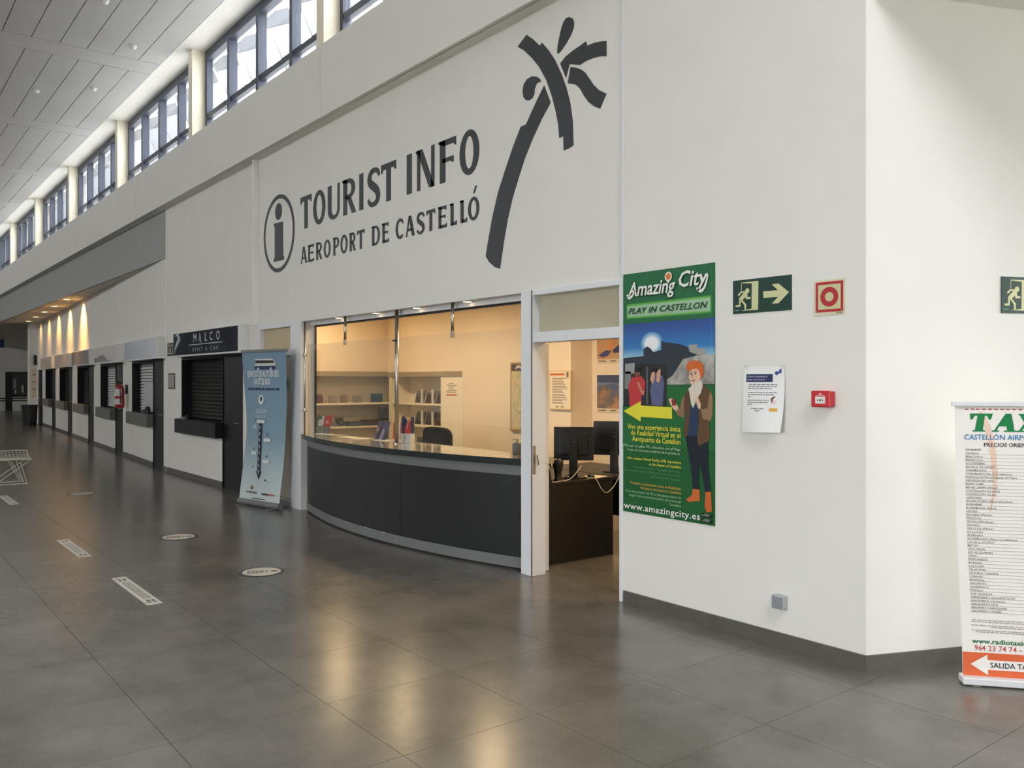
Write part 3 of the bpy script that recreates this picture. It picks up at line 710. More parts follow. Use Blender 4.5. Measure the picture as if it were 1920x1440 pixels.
# ================================================================== THINGS ON THE COUNTER
def leaflet(name, label, cat, loc, rz, w, h, tilt, front, bits=(), holder=None, group='leaflets on the counter'):
    t = thing(name, label, cat, loc, rz, group)
    def lean(x, y, z): return (x, y * 1.0 + z * math.sin(tilt), z * math.cos(tilt))
    m = MB(warp=lean); m.box(-w / 2, w / 2, 0, 0.006, 0.012, h); m.build('sheets', front, t)
    for pts, mm in bits:
        MB(warp=lean).poly([(-w / 2 + a * w, 0.012 + b * (h - 0.012)) for a, b in pts], -0.0012).build('print', mm, t)
    if holder:
        m = MB(warp=lean); m.box(-w / 2 - 0.004, w / 2 + 0.004, -0.006, -0.003, 0.004, h * holder).build('holder', glass('acrylic_holder', (0.95, 0.95, 0.95)), t)
    m = MB(); m.box(-w / 2, w / 2, -0.02, 0.09, 0, 0.006); m.build('foot', WHITEP, t)
    return t
Z = 0.975
leaflet('leaflet', 'white and grey leaflet at the far left end of the counter', 'leaflet', (-9.99, 4.71, Z), 0.3, 0.10, 0.235, 0.25, ink(222, 218, 208), [([(0, 0), (1, 0), (1, .45), (0, .4)], ink(120, 128, 110)), ([(0, .8), (.5, .8), (.5, 1), (0, 1)], ink(70, 110, 70))])
leaflet('leaflet', 'red and green leaflet at the left end of the counter', 'leaflet', (-9.84, 4.73, Z), 0.3, 0.13, 0.245, 0.2, ink(196, 66, 56), [([(0, 0), (1, 0), (1, .4), (0, .4)], ink(120, 116, 98)), ([(.25, .55), (.75, .55), (.6, .7), (.3, .72)], ink(226, 160, 150))])
leaflet('leaflet', 'dark violet leaflet propped left of the steel pole', 'leaflet', (-8.46, 4.72, Z), -0.02, 0.26, 0.225, 0.3, ink(92, 84, 128), [([(.12, 0), (.35, 0), (.55, 1), (.38, 1)], ink(54, 40, 44)), ([(.5, 0), (.62, 0), (.72, .5), (.6, .62)], ink(214, 208, 214)), ([(.8, 0), (1, 0), (1, .5), (.85, .4)], ink(46, 34, 48)), ([(0, .45), (.18, .4), (.2, .62), (.02, .7)], ink(186, 150, 136))])
leaflet('leaflet', 'orange and white leaflet fanned out right of the steel pole', 'leaflet', (-8.33, 4.87, Z + 0.0), 0.7, 0.1, 0.215, 0.2, ink(206, 96, 60), [([(.55, 0), (.8, 0), (.8, 1), (.55, 1)], ink(224, 220, 212))])
leaflet('leaflet', 'dark green leaflet standing between orange leaflet and brochure box', 'leaflet', (-8.12, 4.86, Z + 0.0), 0.8, 0.1, 0.245, 0.12, ink(72, 92, 92), [([(0, 0), (.4, 0), (.25, 1), (0, 1)], ink(150, 170, 172))])
t = thing('brochure_box', 'white box of tall red, blue and yellow brochures on the counter', 'brochures', (-7.95, 4.78, Z), 0.25)
m = MB(); m.box(-0.075, 0.075, -0.03, 0.035, 0.0, 0.105); m.build('box', WHITEP, t, bevel=0.002)
m = MB(); m.box(-0.07, 0.07, -0.02, 0.03, 0.1, 0.285); m.build('brochures', ink(36, 46, 92), t)
def bx(a, b): return (-0.07 + 0.14 * a, 0.106 + 0.178 * b)
MB().poly([bx(*p) for p in [(.28, 0), (1, 0), (1, .72), (.7, .85), (.5, .5), (.34, .3)]], -0.0215).build('print', ink(204, 52, 44), t)
MB().poly([bx(*p) for p in [(.5, 1), (1, 1), (1, .74), (.72, .8)]], -0.022).build('print', ink(226, 170, 58), t)
MB().poly([bx(*p) for p in [(.44, 1), (.54, 1), (.78, .72), (.62, .3), (.56, .3), (.7, .7)]], -0.0225).build('print', ink(232, 206, 190), t)
MB().ring(0.0, 0.055, 0.014, 0.008, -0.031).build('emblem', ink(120, 140, 150), t)
t = thing('paper_sheets', 'loose pale paper sheets lying on the left part of the counter', 'paper', (-9.2, 4.72, Z), 0.05)
for q, (x, y, r, mm) in enumerate([(0, 0, 0.1, ink(214, 206, 176)), (0.33, -0.04, -0.2, ink(206, 204, 190)), (-0.38, 0.05, 0.3, ink(150, 156, 134))]):
    m = MB(); m.box(x - 0.15, x + 0.15, y - 0.1, y + 0.1, 0.0005 + q * 0.0012, 0.0015 + q * 0.0012); m.rot(0, r, 'Z', (x, y, 0)); m.build('sheet', mm, t)
t = thing('soap_dispenser', 'dark grey dispenser bottle with steel pump at the counter right end', 'dispenser', (-6.11, 4.83, Z))
MB().lathe([(0.038, 0), (0.042, 0.006), (0.042, 0.095), (0.036, 0.104), (0.014, 0.108)], n=24).build('bottle', mat('grey_ceramic', (92, 92, 94), 0.35, noise=0.03), t, smooth=True)
m = MB(); m.lathe([(0.013, 0.108), (0.013, 0.128), (0.016, 0.13), (0.016, 0.142)], n=14).tube([(0, 0, 0.136), (-0.045, 0, 0.138), (-0.055, 0, 0.128)], 0.006); m.build('pump', STEEL, t)

# ================================================================== OFFICE FURNITURE
SHELF = mat('pale_shelf_laminate', (232, 224, 206), 0.5, noise=0.02)
SBACK = mat('grey_shelf_back', (228, 222, 210), 0.6, noise=0.06, nscale=3)
su = thing('wall_shelf', 'pale shelf unit on the office side wall, left of the corner', 'shelf', (-13.0, 5.2, 0))
B(0.0, 0.02, 0, 2.33, 0.0, 1.79).build('back_panel', SBACK, su)
for z in (0.5, 0.905, 1.285): B(0.02, 0.42, 0, 2.33, z - 0.03, z).build('board', SHELF, su)
B(0.0, 0.435, 0, 2.35, 1.72, 1.80).build('valance', mat('shadow_grey_valance', (150, 138, 116), 0.6), su)  # dark valance front, shadow included in its colour
B(0.02, 0.42, -0.03, 0, 0, 1.755).build('side', SHELF, su)
sb = thing('wall_shelf', 'pale shelf unit on the office back wall, right of the corner', 'shelf', (-12.56, 7.55, 0))
B(0.0, 1.60, -0.02, 0, 0, 1.755).build('back_panel', SBACK, sb)
for z in (0.5, 0.945, 1.29): B(0.12, 1.60, -0.37, -0.02, z - 0.03, z).build('board', SHELF, sb)
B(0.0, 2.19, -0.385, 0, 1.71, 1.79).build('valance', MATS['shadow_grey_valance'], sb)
B(0.02, 0.12, -0.37, -0.02, 0, 1.715).build('side', SHELF, sb)
B(1.60, 2.19, -0.37, 0, 0, 1.715).build('end_panel', SHELF, sb)
for z in (0.945, 1.29):
    for x in (0.93, 1.24, 1.55): B(x - 0.012, x + 0.012, -0.30, -0.27, z, z + 0.22).build('divider', WHITEP, sb)
# magazines and leaflets on the shelves
def magazine(label, loc, rz, w, h, tilt, c1, c2, c3, group):
    t = thing('magazine', label, 'magazine', loc, rz, group)
    def lean(x, y, z): return (x, y + z * math.sin(tilt), z * math.cos(tilt))
    MB(warp=lean).box(-w / 2, w / 2, 0, 0.008, 0, h).build('pages', photo_mat('cover_%d_%d_%d' % c1, c1, c2, c3, 14), t)
    MB(warp=lean).rect(-w / 2, w / 2, h * 0.8, h, -0.001).build('title_band', ink(*c3), t)
    return t
def flatpile(label, loc, rz, w, d, hh, c1, c2, group):
    t = thing('leaflet_pile', label, 'leaflets', loc, rz, group)
    n = 3
    for q in range(n):
        m = MB(); m.box(-w / 2 + 0.006 * q, w / 2 - 0.004 * q, -d / 2, d / 2, hh * q / n, hh * (q + 1) / n - 0.001); m.build('sheets', ink(*(c1 if q != 1 else c2)), t)
    return t
GU, GL = 'magazines on the upper back shelf', 'magazines on the lower back shelf'
for q, (lb, c1, c2, c3) in enumerate([('violet grey magazine, left of three on the upper back shelf', (54, 49, 68), (86, 79, 80), (111, 109, 111)), ('brown violet magazine, middle of three on the upper back shelf', (57, 48, 57), (74, 62, 62), (121, 115, 109)), ('grey blue magazine, right of three on the upper back shelf', (52, 52, 62), (80, 75, 78), (115, 117, 121))]):
    magazine(lb, (-11.78 + 0.31 * q, 7.30, 1.29), 0, 0.27, 0.20, 0.25, c1, c2, c3, GU)
for q, (lb, c1, c2, c3) in enumerate([('dark slate magazine, left of three on the lower back shelf', (37, 38, 45), (64, 59, 62), (109, 109, 110)), ('dark brown magazine, middle of three on the lower back shelf', (40, 34, 33), (69, 57, 53), (111, 105, 99)), ('reddish brown magazine, right of three on the lower back shelf', (55, 38, 33), (84, 64, 55), (117, 109, 99))]):
    magazine(lb, (-11.78 + 0.31 * q, 7.30, 0.945), 0, 0.27, 0.21, 0.25, c1, c2, c3, GL)
for q, (lb, c1) in enumerate([('blue leaflets stacked behind counter on the bottom back shelf, beside the chair', (48, 68, 86)), ('teal leaflets on the bottom back shelf behind the brochure box', (52, 76, 80))]):
    magazine(lb, (-11.75 + 0.4 * q, 7.30, 0.5), 0, 0.3, 0.24, 0.2, c1, (74, 86, 93), (105, 111, 114), 'leaflets on the bottom back shelf')
GA, GB = 'printed matter on the upper side shelf', 'printed matter on the lower side shelf'
SR = math.radians(90)
magazine('dark red magazine at the left end of the upper side shelf', (-12.66, 5.95, 1.285), SR, 0.2, 0.16, 0.25, (68, 27, 26), (93, 55, 52), (117, 93, 86), GA)
magazine('pale pink leaflet second from left on the upper side shelf', (-12.66, 6.22, 1.285), SR, 0.15, 0.15, 0.25, (117, 93, 86), (132, 121, 114), (140, 133, 124), GA)
magazine('red and white leaflet third from left on the upper side shelf', (-12.66, 6.42, 1.285), SR, 0.13, 0.15, 0.25, (109, 47, 43), (130, 105, 99), (140, 133, 124), GA)
magazine('pale grey leaflet in the middle of the upper side shelf', (-12.66, 6.66, 1.285), SR, 0.16, 0.13, 0.25, (109, 105, 96), (124, 119, 109), (133, 127, 117), GA)
magazine('blue book standing near the right end of the upper side shelf', (-12.66, 7.02, 1.285), SR, 0.22, 0.15, 0.12, (31, 54, 79), (39, 68, 93), (55, 93, 109), GA)
magazine('green leaflet at the left end of the lower side shelf', (-12.66, 5.93, 0.905), SR, 0.16, 0.2, 0.25, (43, 64, 40), (74, 86, 62), (121, 121, 109), GB)
flatpile('pale blue pile of leaflets on the lower side shelf', (-12.72, 6.16, 0.905), SR, 0.24, 0.22, 0.05, (104, 111, 117), (124, 126, 126), GB)
magazine('black and white magazine on the lower side shelf', (-12.68, 6.37, 0.905), SR, 0.15, 0.17, 0.5, (33, 33, 34), (86, 86, 85), (124, 122, 117), GB)
flatpile('steel blue pile of leaflets in the middle of the lower side shelf', (-12.70, 6.61, 0.905), SR, 0.29, 0.24, 0.07, (64, 81, 97), (93, 102, 110), GB)
flatpile('dark grey pile of booklets right of middle on the lower side shelf', (-12.70, 6.94, 0.905), SR, 0.33, 0.24, 0.09, (59, 54, 48), (86, 80, 71), GB)
magazine('dark slate book standing at the right end of the lower side shelf', (-12.66, 7.16, 0.98), SR, 0.2, 0.2, 0.12, (43, 48, 54), (59, 63, 66), (74, 76, 78), GB)
# signs on the office walls
t = thing('notice', 'small white notice with a red bottom line on the shelf end panel', 'notice', (-10.83, 7.176, 1.40))
B(0, 0.34, 0, 0.003, 0, 0.25).build('sheet', ink(236, 226, 208), t)
m = MB()
for q, (a, b) in enumerate([(.1, .22), (.05, .31), (.07, .27), (.1, .24), (.03, .31), (.03, .3)]): m.rect(a, b, 0.2 - 0.026 * q, 0.211 - 0.026 * q, -0.001)
m.build('print', ink(120, 112, 104), t); MB().rect(0.03, 0.31, 0.025, 0.042, -0.001).build('red_line', ink(180, 62, 50), t)
t = thing('wall_map', 'framed map with green river lines on the office back wall', 'map', (-9.18, 7.156, 0.963))
B(0, 0.70, -0.012, 0.014, 0, 0.93).build('frame', mat('thin_brown_frame', (150, 122, 84), 0.5), t)
MB().rect(0.025, 0.675, 0.025, 0.81, -0.013).build('sheet', photo_mat('map_print', (186, 172, 138), (204, 190, 154), (176, 178, 146), 7), t)
MB().rect(0.025, 0.30, 0.82, 0.905, -0.013).build('title_picture', ink(74, 62, 66), t)
MB().poly([(.10, .84), (.2, .86), (.26, .83), (.22, .89), (.14, .89)], -0.0135).build('title_emblem', ink(206, 196, 190), t)
m = MB()
for pts in ([(.14, .62), (.22, .55), (.2, .46), (.27, .38), (.32, .42)], [(.32, .7), (.38, .6), (.36, .5), (.44, .42)], [(.1, .3), (.2, .26), (.3, .3), (.42, .22)], [(.2, .16), (.3, .1), (.5, .2), (.6, .5)]): m.poly(ribbon(pts, [.012] * len(pts)), -0.0138)
m.build('map_lines', ink(128, 148, 110), t)
t = thing('framed_notice', 'framed white notice with an orange heading bar seen through the doorway', 'notice', (-8.365, 7.156, 1.28))
B(0, 0.415, -0.012, 0.014, 0, 0.495).build('frame', mat('oak_frame', (206, 176, 128), 0.5), t)
MB().rect(0.012, 0.403, 0.012, 0.483, -0.013).build('sheet', ink(228, 214, 194), t)
MB().rect(0.02, 0.30, 0.435, 0.462, -0.014).build('heading_bar', ink(200, 112, 62), t)
m = MB()
for q in range(10):
    for e in range(2): m.rect(0.06, 0.35 - 0.03 * ((q * 7 + e * 3) % 4), 0.395 - 0.034 * q - 0.012 * e, 0.402 - 0.034 * q - 0.012 * e, -0.014)
m.rect(0.13, 0.19, 0.03, 0.045, -0.014).rect(0.23, 0.28, 0.028, 0.046, -0.014)
m.build('print', ink(140, 126, 112), t); MB().rect(0.335, 0.375, 0.41, 0.475, -0.014).build('logo', ink(110, 104, 100), t)
for z0, z1, lb, c1, c2, c3, flame in ((1.90, 2.38, 'upper sand coloured beach picture poster seen through the doorway', (176, 132, 98), (196, 152, 112), (186, 150, 116), True), (1.28, 1.69, 'lower blue sea and brown rocks picture poster seen through the doorway', (84, 100, 130), (128, 110, 96), (172, 134, 104), False)):
    t = thing('picture_poster', lb, 'poster', (-7.885, 7.534, z0 - 0.03), 0, 'picture posters in the office')
    hh = z1 - z0 + 0.06
    B(0, 0.62, 0, 0.003, 0, hh).build('sheet', ink(214, 192, 166), t)
    MB().rect(0.0, 0.62, 0.05, hh, -0.001).build('picture', photo_mat('picture_%d' % int(z0 * 100), c1, c2, c3, 5), t)
    m = MB(); m.rect(0.03, 0.16, 0.018, 0.032, -0.001).rect(0.24, 0.34, 0.018, 0.034, -0.001).rect(0.4, 0.6, 0.016, 0.034, -0.001); m.build('logos', ink(116, 110, 108), t)
    if flame:
        MB().poly([(.02, .1), (.16, .16), (.26, .15), (.2, .09), (.1, .07)], -0.0018).build('blue_towel', ink(74, 76, 122), t)
        MB().poly([(.28, .16), (.38, .22), (.46, .2), (.42, .13), (.3, .12)], -0.0018).build('blue_cloth', ink(66, 64, 96), t)
        MB().poly([(.19, .16), (.28, .16), (.3, .24), (.22, .4), (.2, .28)], -0.002).build('sand_figure', ink(206, 142, 96), t)
    else:
        MB().rect(0.0, 0.62, hh * 0.78, hh, -0.0016).build('sea', ink(72, 82, 112), t)
        MB().poly([(.0, .33), (.3, .36), (.62, .3), (.62, .36), (0, .38)], -0.0018).build('surf', ink(110, 128, 160), t)
# swivel chair behind the counter
t = thing('office_chair', 'black office chair with a rounded backrest behind the counter', 'chair', (-9.45, 6.15, 0), math.radians(10))
def cb_(x, y, z): return (x, y - 0.06 * (1 - (x / 0.26) ** 2), z)
m = MB(); pts = []
for k in range(24):
    a = 2 * math.pi * k / 24; ca, sa = math.cos(a), math.sin(a)
    pts.append((0.25 * math.copysign(abs(ca) ** 0.45, ca), 0.83 + 0.21 * math.copysign(abs(sa) ** 0.55, sa)))
m.poly(pts, -0.03, 0.06); m.poly(pts, 0.03); m.warp = cb_
m.build('backrest', mat('black_upholstery', (22, 22, 22), 0.8, bump=0.3, bscale=300), t, bevel=0.012)
pts = [(0.24 * math.copysign(abs(math.cos(2 * math.pi * k / 24)) ** 0.5, math.cos(2 * math.pi * k / 24)), -0.28 + 0.23 * math.copysign(abs(math.sin(2 * math.pi * k / 24)) ** 0.5, math.sin(2 * math.pi * k / 24))) for k in range(24)]
MB().prism(pts, 0.43, 0.5).build('seat', MATS['black_upholstery'], t, bevel=0.015)
MB().tube([(0, 0.02, 0.75), (0, 0.04, 0.55), (0, -0.05, 0.44), (0, -0.2, 0.42)], 0.022).build('back_bracket', BLACKP, t)
MB().lathe([(0.028, 0.09), (0.028, 0.43)], y=-0.28, n=12).build('gas_column', STEEL, t)
for k in range(5):
    a = 2 * math.pi * k / 5 + 0.3; dx, dy = math.cos(a), math.sin(a)
    l = MB().tube([(0, -0.28, 0.1), (dx * 0.28, -0.28 + dy * 0.28, 0.07)], [0.025, 0.016]).build('base_leg', BLACKP, t)
    i = MB().lathe([(0.02, 0.0), (0.026, 0.02), (0.026, 0.035), (0.02, 0.055)], dx * 0.28, -0.28 + dy * 0.28, 0, 10).build('caster', BLACKP, l)
# desk inside the doorway
t = thing('office_desk', 'black desk with a solid end panel just inside the doorway', 'desk', (-5.8, 4.95, 0))
B(-0.03, 0, 0, 0.80, 0, 0.705).build('end_panel', BLACK, t)
B(-1.5, 0.01, -0.01, 0.86, 0.705, 0.735).build('desktop', BLACK, t, bevel=0.003)
B(-1.45, -1.42, 0.02, 0.80, 0, 0.705).build('end_panel', BLACK, t)
B(-1.42, -0.03, 0.03, 0.05, 0.2, 0.705).build('modesty_panel', BLACK, t)
t = thing('office_desk', 'black side desk further back inside the doorway', 'desk', (-5.8, 5.84, 0))
B(-1.2, 0.75, 0.0, 0.75, 0.705, 0.735).build('desktop', BLACK, t, bevel=0.003)
B(-0.02, 0.0, 0.02, 0.72, 0.35, 0.705).build('drawer_side', BLACK, t)
B(-0.5, -0.02, 0.02, 0.72, 0.35, 0.705).build('drawer_box', BLACK, t)
B(0.7, 0.73, 0.02, 0.72, 0, 0.705).build('end_panel', BLACK, t)
B(-1.18, -1.15, 0.02, 0.72, 0, 0.705).build('end_panel', BLACK, t)
t = thing('desk_screen', 'small black upright panel at the left corner of the doorway desk', 'panel', (-5.8, 4.945, 0.736))
B(-0.14, 0.0, 0.0, 0.03, 0.004, 0.215).build('panel', BLACK, t)
B(-0.15, 0.01, -0.003, 0.035, 0.0, 0.006).build('foot', BLACK, t)
def monitor(label, loc, rz, w=0.44, h=0.36, zc=1.05, zb=0.735):
    t = thing('monitor', label, 'monitor', loc, rz, 'monitors in the office')
    z0 = zc - h / 2 - zb; z1 = zc + h / 2 - zb
    B(-w / 2, w / 2, -0.02, 0.0, z0, z1).build('bezel', BLACKP, t, bevel=0.006)
    MB().rect(-w / 2 + 0.02, w / 2 - 0.02, z0 + 0.02, z1 - 0.02, 0.0012).build('screen', mat('dark_screen', (12, 13, 16), 0.1), t)
    m = MB(); i = len(m.v); m.box(-w / 2 + 0.05, w / 2 - 0.05, -0.05, -0.02, z0 + 0.05, z1 - 0.05); m.build('back_shell', BLACKP, t, bevel=0.012)
    B(-0.04, 0.04, -0.085, -0.05, 0.01, (z0 + z1) / 2 + 0.06).build('neck', BLACKP, t, bevel=0.005)
    B(-0.07, 0.07, -0.06, -0.048, (z0 + z1) / 2 - 0.04, (z0 + z1) / 2 + 0.05).build('mount_plate', CHARC, t)
    MB().lathe([(0.012, 0.0)] and [(0.0, 0.0), (0.012, 0.0), (0.012, 0.004), (0.0, 0.004)], 0, -0.087, (z0 + z1) / 2 + 0.02, 10).build('logo_disc', STEEL, t)
    pts = [(0.12 * math.cos(2 * math.pi * k / 20), -0.05 + 0.09 * math.sin(2 * math.pi * k / 20)) for k in range(20)]
    MB().prism(pts, 0, 0.012).build('base', BLACKP, t)
    return t
monitor('black monitor seen from behind on the desk nearest the doorway', (-5.99, 5.42, 0.735), math.radians(45), 0.375, 0.315, 1.055)
monitor('black monitor partly hidden by the door jamb, on the side desk', (-6.12, 6.10, 0.735), math.radians(35), 0.44, 0.34, 1.07)
t = thing('printer', 'black card printer on the side desk below the second monitor', 'printer', (-5.66, 6.06, 0.735), math.radians(12))
B(-0.2, 0.2, -0.11, 0.11, 0, 0.14).build('body', BLACKP, t, bevel=0.012)
B(-0.17, 0.02, -0.113, -0.105, 0.02, 0.06).build('tray_slot', CHARC, t)
B(0.05, 0.17, -0.114, -0.1, 0.03, 0.11).build('front_cover', CHARC, t, bevel=0.004)
t = thing('desk_microphone', 'black handset standing at the left corner of the desk', 'handset', (-5.85, 5.10, 0.735))
MB().lathe([(0.045, 0), (0.045, 0.012), (0.03, 0.03), (0.036, 0.09), (0.05, 0.15), (0.05, 0.185), (0.03, 0.205)], n=18).build('cup', BLACKP, t, smooth=True)
B(-0.05, 0.05, -0.04, 0.04, 0, 0.012).build('stand', BLACKP, t)
t = thing('paper_sheet', 'white sheet of paper lying on the black desk', 'paper', (-5.92, 5.62, 0.7355), 0.3)
B(-0.09, 0.09, -0.1, 0.1, 0, 0.002).build('sheet', ink(226, 206, 180), t)
t = thing('computer_mouse', 'small dark mouse on the desk behind the white paper', 'mouse', (-5.84, 5.50, 0.7355))
MB().lathe([(0.035, 0), (0.038, 0.012), (0.03, 0.03), (0.012, 0.04)], n=14).build('shell', BLACKP, t, smooth=True)
B(-0.002, 0.002, -0.03, 0.0, 0.028, 0.04).build('wheel', CHARC, t)
def cable(name, label, pts, m, r=0.004):
    P = []
    for i in range(len(pts) - 1):
        p0, p1, p2, p3 = pts[max(i - 1, 0)], pts[i], pts[i + 1], pts[min(i + 2, len(pts) - 1)]
        for k in range(6):
            t = k / 6; P.append(tuple(0.5 * (2 * p1[d] + (p2[d] - p0[d]) * t + (2 * p0[d] - 5 * p1[d] + 4 * p2[d] - p3[d]) * t * t + (3 * p1[d] - p0[d] - 3 * p2[d] + p3[d]) * t ** 3) for d in range(3)))
    P.append(pts[-1])
    return tag(MB().tube(P, r, 6).build(name, m), label, 'cable')
WC = mat('white_cable', (206, 200, 190), 0.5)
cable('cable', 'white cable running from door lock down to the black desk', [(-5.56, 4.60, 0.98), (-5.57, 4.74, 0.93), (-5.66, 4.86, 0.83), (-5.755, 4.96, 0.75), (-5.775, 5.06, 0.745), (-5.785, 5.2, 0.76), (-5.82, 5.36, 0.86)], WC)
cable('cable', 'white cable hanging in a loop over the desk front edge', [(-5.80, 5.42, 0.745), (-5.775, 5.5, 0.735), (-5.76, 5.56, 0.64), (-5.76, 5.63, 0.60), (-5.76, 5.72, 0.65), (-5.765, 5.80, 0.742)], WC)
cable('cable', 'dark cable crossing behind the nearest monitor neck', [(-5.86, 5.14, 0.745), (-5.87, 5.22, 0.77), (-5.86, 5.27, 0.80), (-5.85, 5.30, 0.84)], BLACKP)

# ================================================================== POSTER BESIDE THE DOOR
YP = YW - 0.015
po = thing('wall_poster', 'tall green poster with yellow arrow and red-haired figure beside the doorway', 'poster', (-4.493, YP, 0.68))
B(0, 0.849, -0.004, 0, 0, 1.757).build('sheet', ink(34, 98, 54), po)
def pp(name, key, col, lay):
    pts = POSTER[key] if isinstance(key, str) else key
    MB().poly(pts, -0.004 - 0.0007 * lay).build(name, col if not isinstance(col, tuple) else ink(*col), po)
pp('header_field', [(0, 1.39), (.849, 1.39), (.849, 1.757), (0, 1.757)], (42, 106, 68), 1)
pp('text_field', [(0, 0), (.849, 0), (.849, .5), (0, .5)], (30, 92, 46), 1)
pp('glow_outer', 'glow', (74, 150, 62), 2)
pp('glow_inner', [(.042, 1.43), (.816, 1.43), (.816, 1.534), (.042, 1.526)], (112, 180, 96), 3)
pp('strip', 'strip', (158, 194, 158), 4)
pp('sky', 'sky', ramp_mat('poster_sky', [(0.0, (150, 196, 216)), (0.3, (44, 122, 184)), (0.7, (44, 92, 160)), (1.0, (36, 72, 138))], 2, 1.13, 1.39), 2)
for r_, c_ in ((.105, (110, 160, 200)), (.085, (170, 200, 220)), (.066, (232, 236, 236))):
    pp('sun_glow', arc(.285, 1.235, r_, r_ * 0.8, 0, 360, 24)[:-1], c_, 2.5 + (0.11 - r_) * 8)
pp('field', [(0.005, .94), (.847, .94), (.847, .95), (.005, .95)], (26, 40, 40), 2)
pp('rock', 'rock', photo_mat('poster_rock', (132, 130, 124), (164, 162, 154), (182, 180, 172), 12), 3)
pp('castle_lit', 'castle_b', (158, 158, 152), 3)
pp('castle', 'castle', (50, 58, 66), 4)
pp('street', 'ground', (44, 46, 46), 5)
pp('shop_front', 'van', (150, 156, 156), 6)
pp('shop_side', 'van_b', (128, 130, 128), 6)
pp('window_bar', [(.235, .8), (.25, .8), (.25, 1.07), (.235, 1.07)], (96, 100, 98), 6)
pp('grass', [(0, .50), (.849, .50), (.849, .93), (.431, .93), (.431, .785), (0, .785)], (36, 104, 52), 5)
pp('viewer_shirt', 'shirt_a', (188, 62, 62), 7); pp('viewer_head', 'head_a', (120, 82, 62), 8); pp('viewer_goggles', 'mask_a', (26, 26, 28), 9); pp('viewer_arm', 'arm_a', (196, 132, 108), 9)
pp('viewer_shirt', 'shirt_b', (92, 98, 134), 7); pp('viewer_head', 'head_b', (150, 110, 88), 8); pp('viewer_goggles', 'mask_b', (30, 30, 32), 9); pp('viewer_arm', 'arm_b', (206, 158, 130), 10); pp('viewer_arm', 'arm_b2', (206, 158, 130), 10)
pp('arrow', 'arrow', (222, 214, 58), 8)
pp('figure_legs', 'legs', (30, 36, 46), 8); pp('figure_boot', 'boot_l', (198, 100, 50), 9); pp('figure_boot', 'boot_r', (198, 100, 50), 9)
pp('figure_sleeve', 'sleeve_l', (136, 108, 82), 8); pp('figure_sleeve', 'sleeve_r', (146, 116, 88), 11)
pp('figure_shirt', 'shirt', (42, 58, 86), 9); pp('figure_vest', 'vest_l', (94, 68, 46), 10); pp('figure_vest', 'vest_r', (98, 72, 48), 10)
pp('figure_face', 'face', (226, 186, 160), 10); pp('figure_scarf', 'scarf', (214, 206, 190), 11); pp('figure_hair', 'hair', (206, 104, 50), 11)
pp('figure_hand', 'hand_l', (222, 182, 156), 10); pp('figure_cards', 'cards', (136, 58, 50), 11); pp('figure_hand', 'hand_r', (222, 182, 156), 12)
m = MB()
for (a, b, r1, r2) in ((.655, 1.015, .010, .005), (.69, 1.018, .010, .005)): m.disc(a, b, r1, -0.013, 10, r2)
m.poly([(.655, .972), (.69, .976), (.675, .965)], -0.013); m.poly(ribbon([(.645, 1.026), (.655, 1.03), (.667, 1.027)], [.004] * 3), -0.013).poly(ribbon([(.682, 1.028), (.692, 1.032), (.703, 1.03)], [.004] * 3), -0.013)
m.poly(ribbon([(.668, 1.012), (.66, .995), (.667, .992)], [.003] * 3), -0.013)
m.build('figure_features', ink(80, 50, 44), po)
L_ = -0.0145
w_ = ink(232, 234, 226); y_ = ink(220, 212, 74)
m = MB(); m.text('Amazing', .055, 1.588, .46, .098, L_, 0.016, 0.25); m.text('City', .545, 1.618, .255, .105, L_, 0.016, 0.25)
m.poly(ribbon([(.05, 1.605), (.068, 1.578), (.10, 1.59), (.13, 1.63)], [.012, .022, .018, .008]), L_)
m.poly(ribbon([(.70, 1.60), (.735, 1.575), (.77, 1.60), (.80, 1.68)], [.01, .022, .018, .012]), L_)
m.build('title', w_, po)
m = MB(); m.text('Amazing', .059, 1.582, .46, .098, L_ + 0.0008, 0.02, 0.25).text('City', .549, 1.612, .255, .105, L_ + 0.0008, 0.02, 0.25); m.build('title_shadow', ink(24, 60, 40), po)
MB().poly(arc(.45, 1.70, .033, .033, -35, 215, 16) + [(.449, 1.652)], L_).build('pin', ink(236, 232, 220), po)
MB().disc(.45, 1.70, .023, L_ - 0.0007).build('pin_centre', ink(218, 124, 62), po)
MB().text('PLAY IN CASTELLON', .06, 1.458, .735, .042, L_, 0.012, 0.3, space=1.05).build('subtitle', ink(26, 66, 48), po)
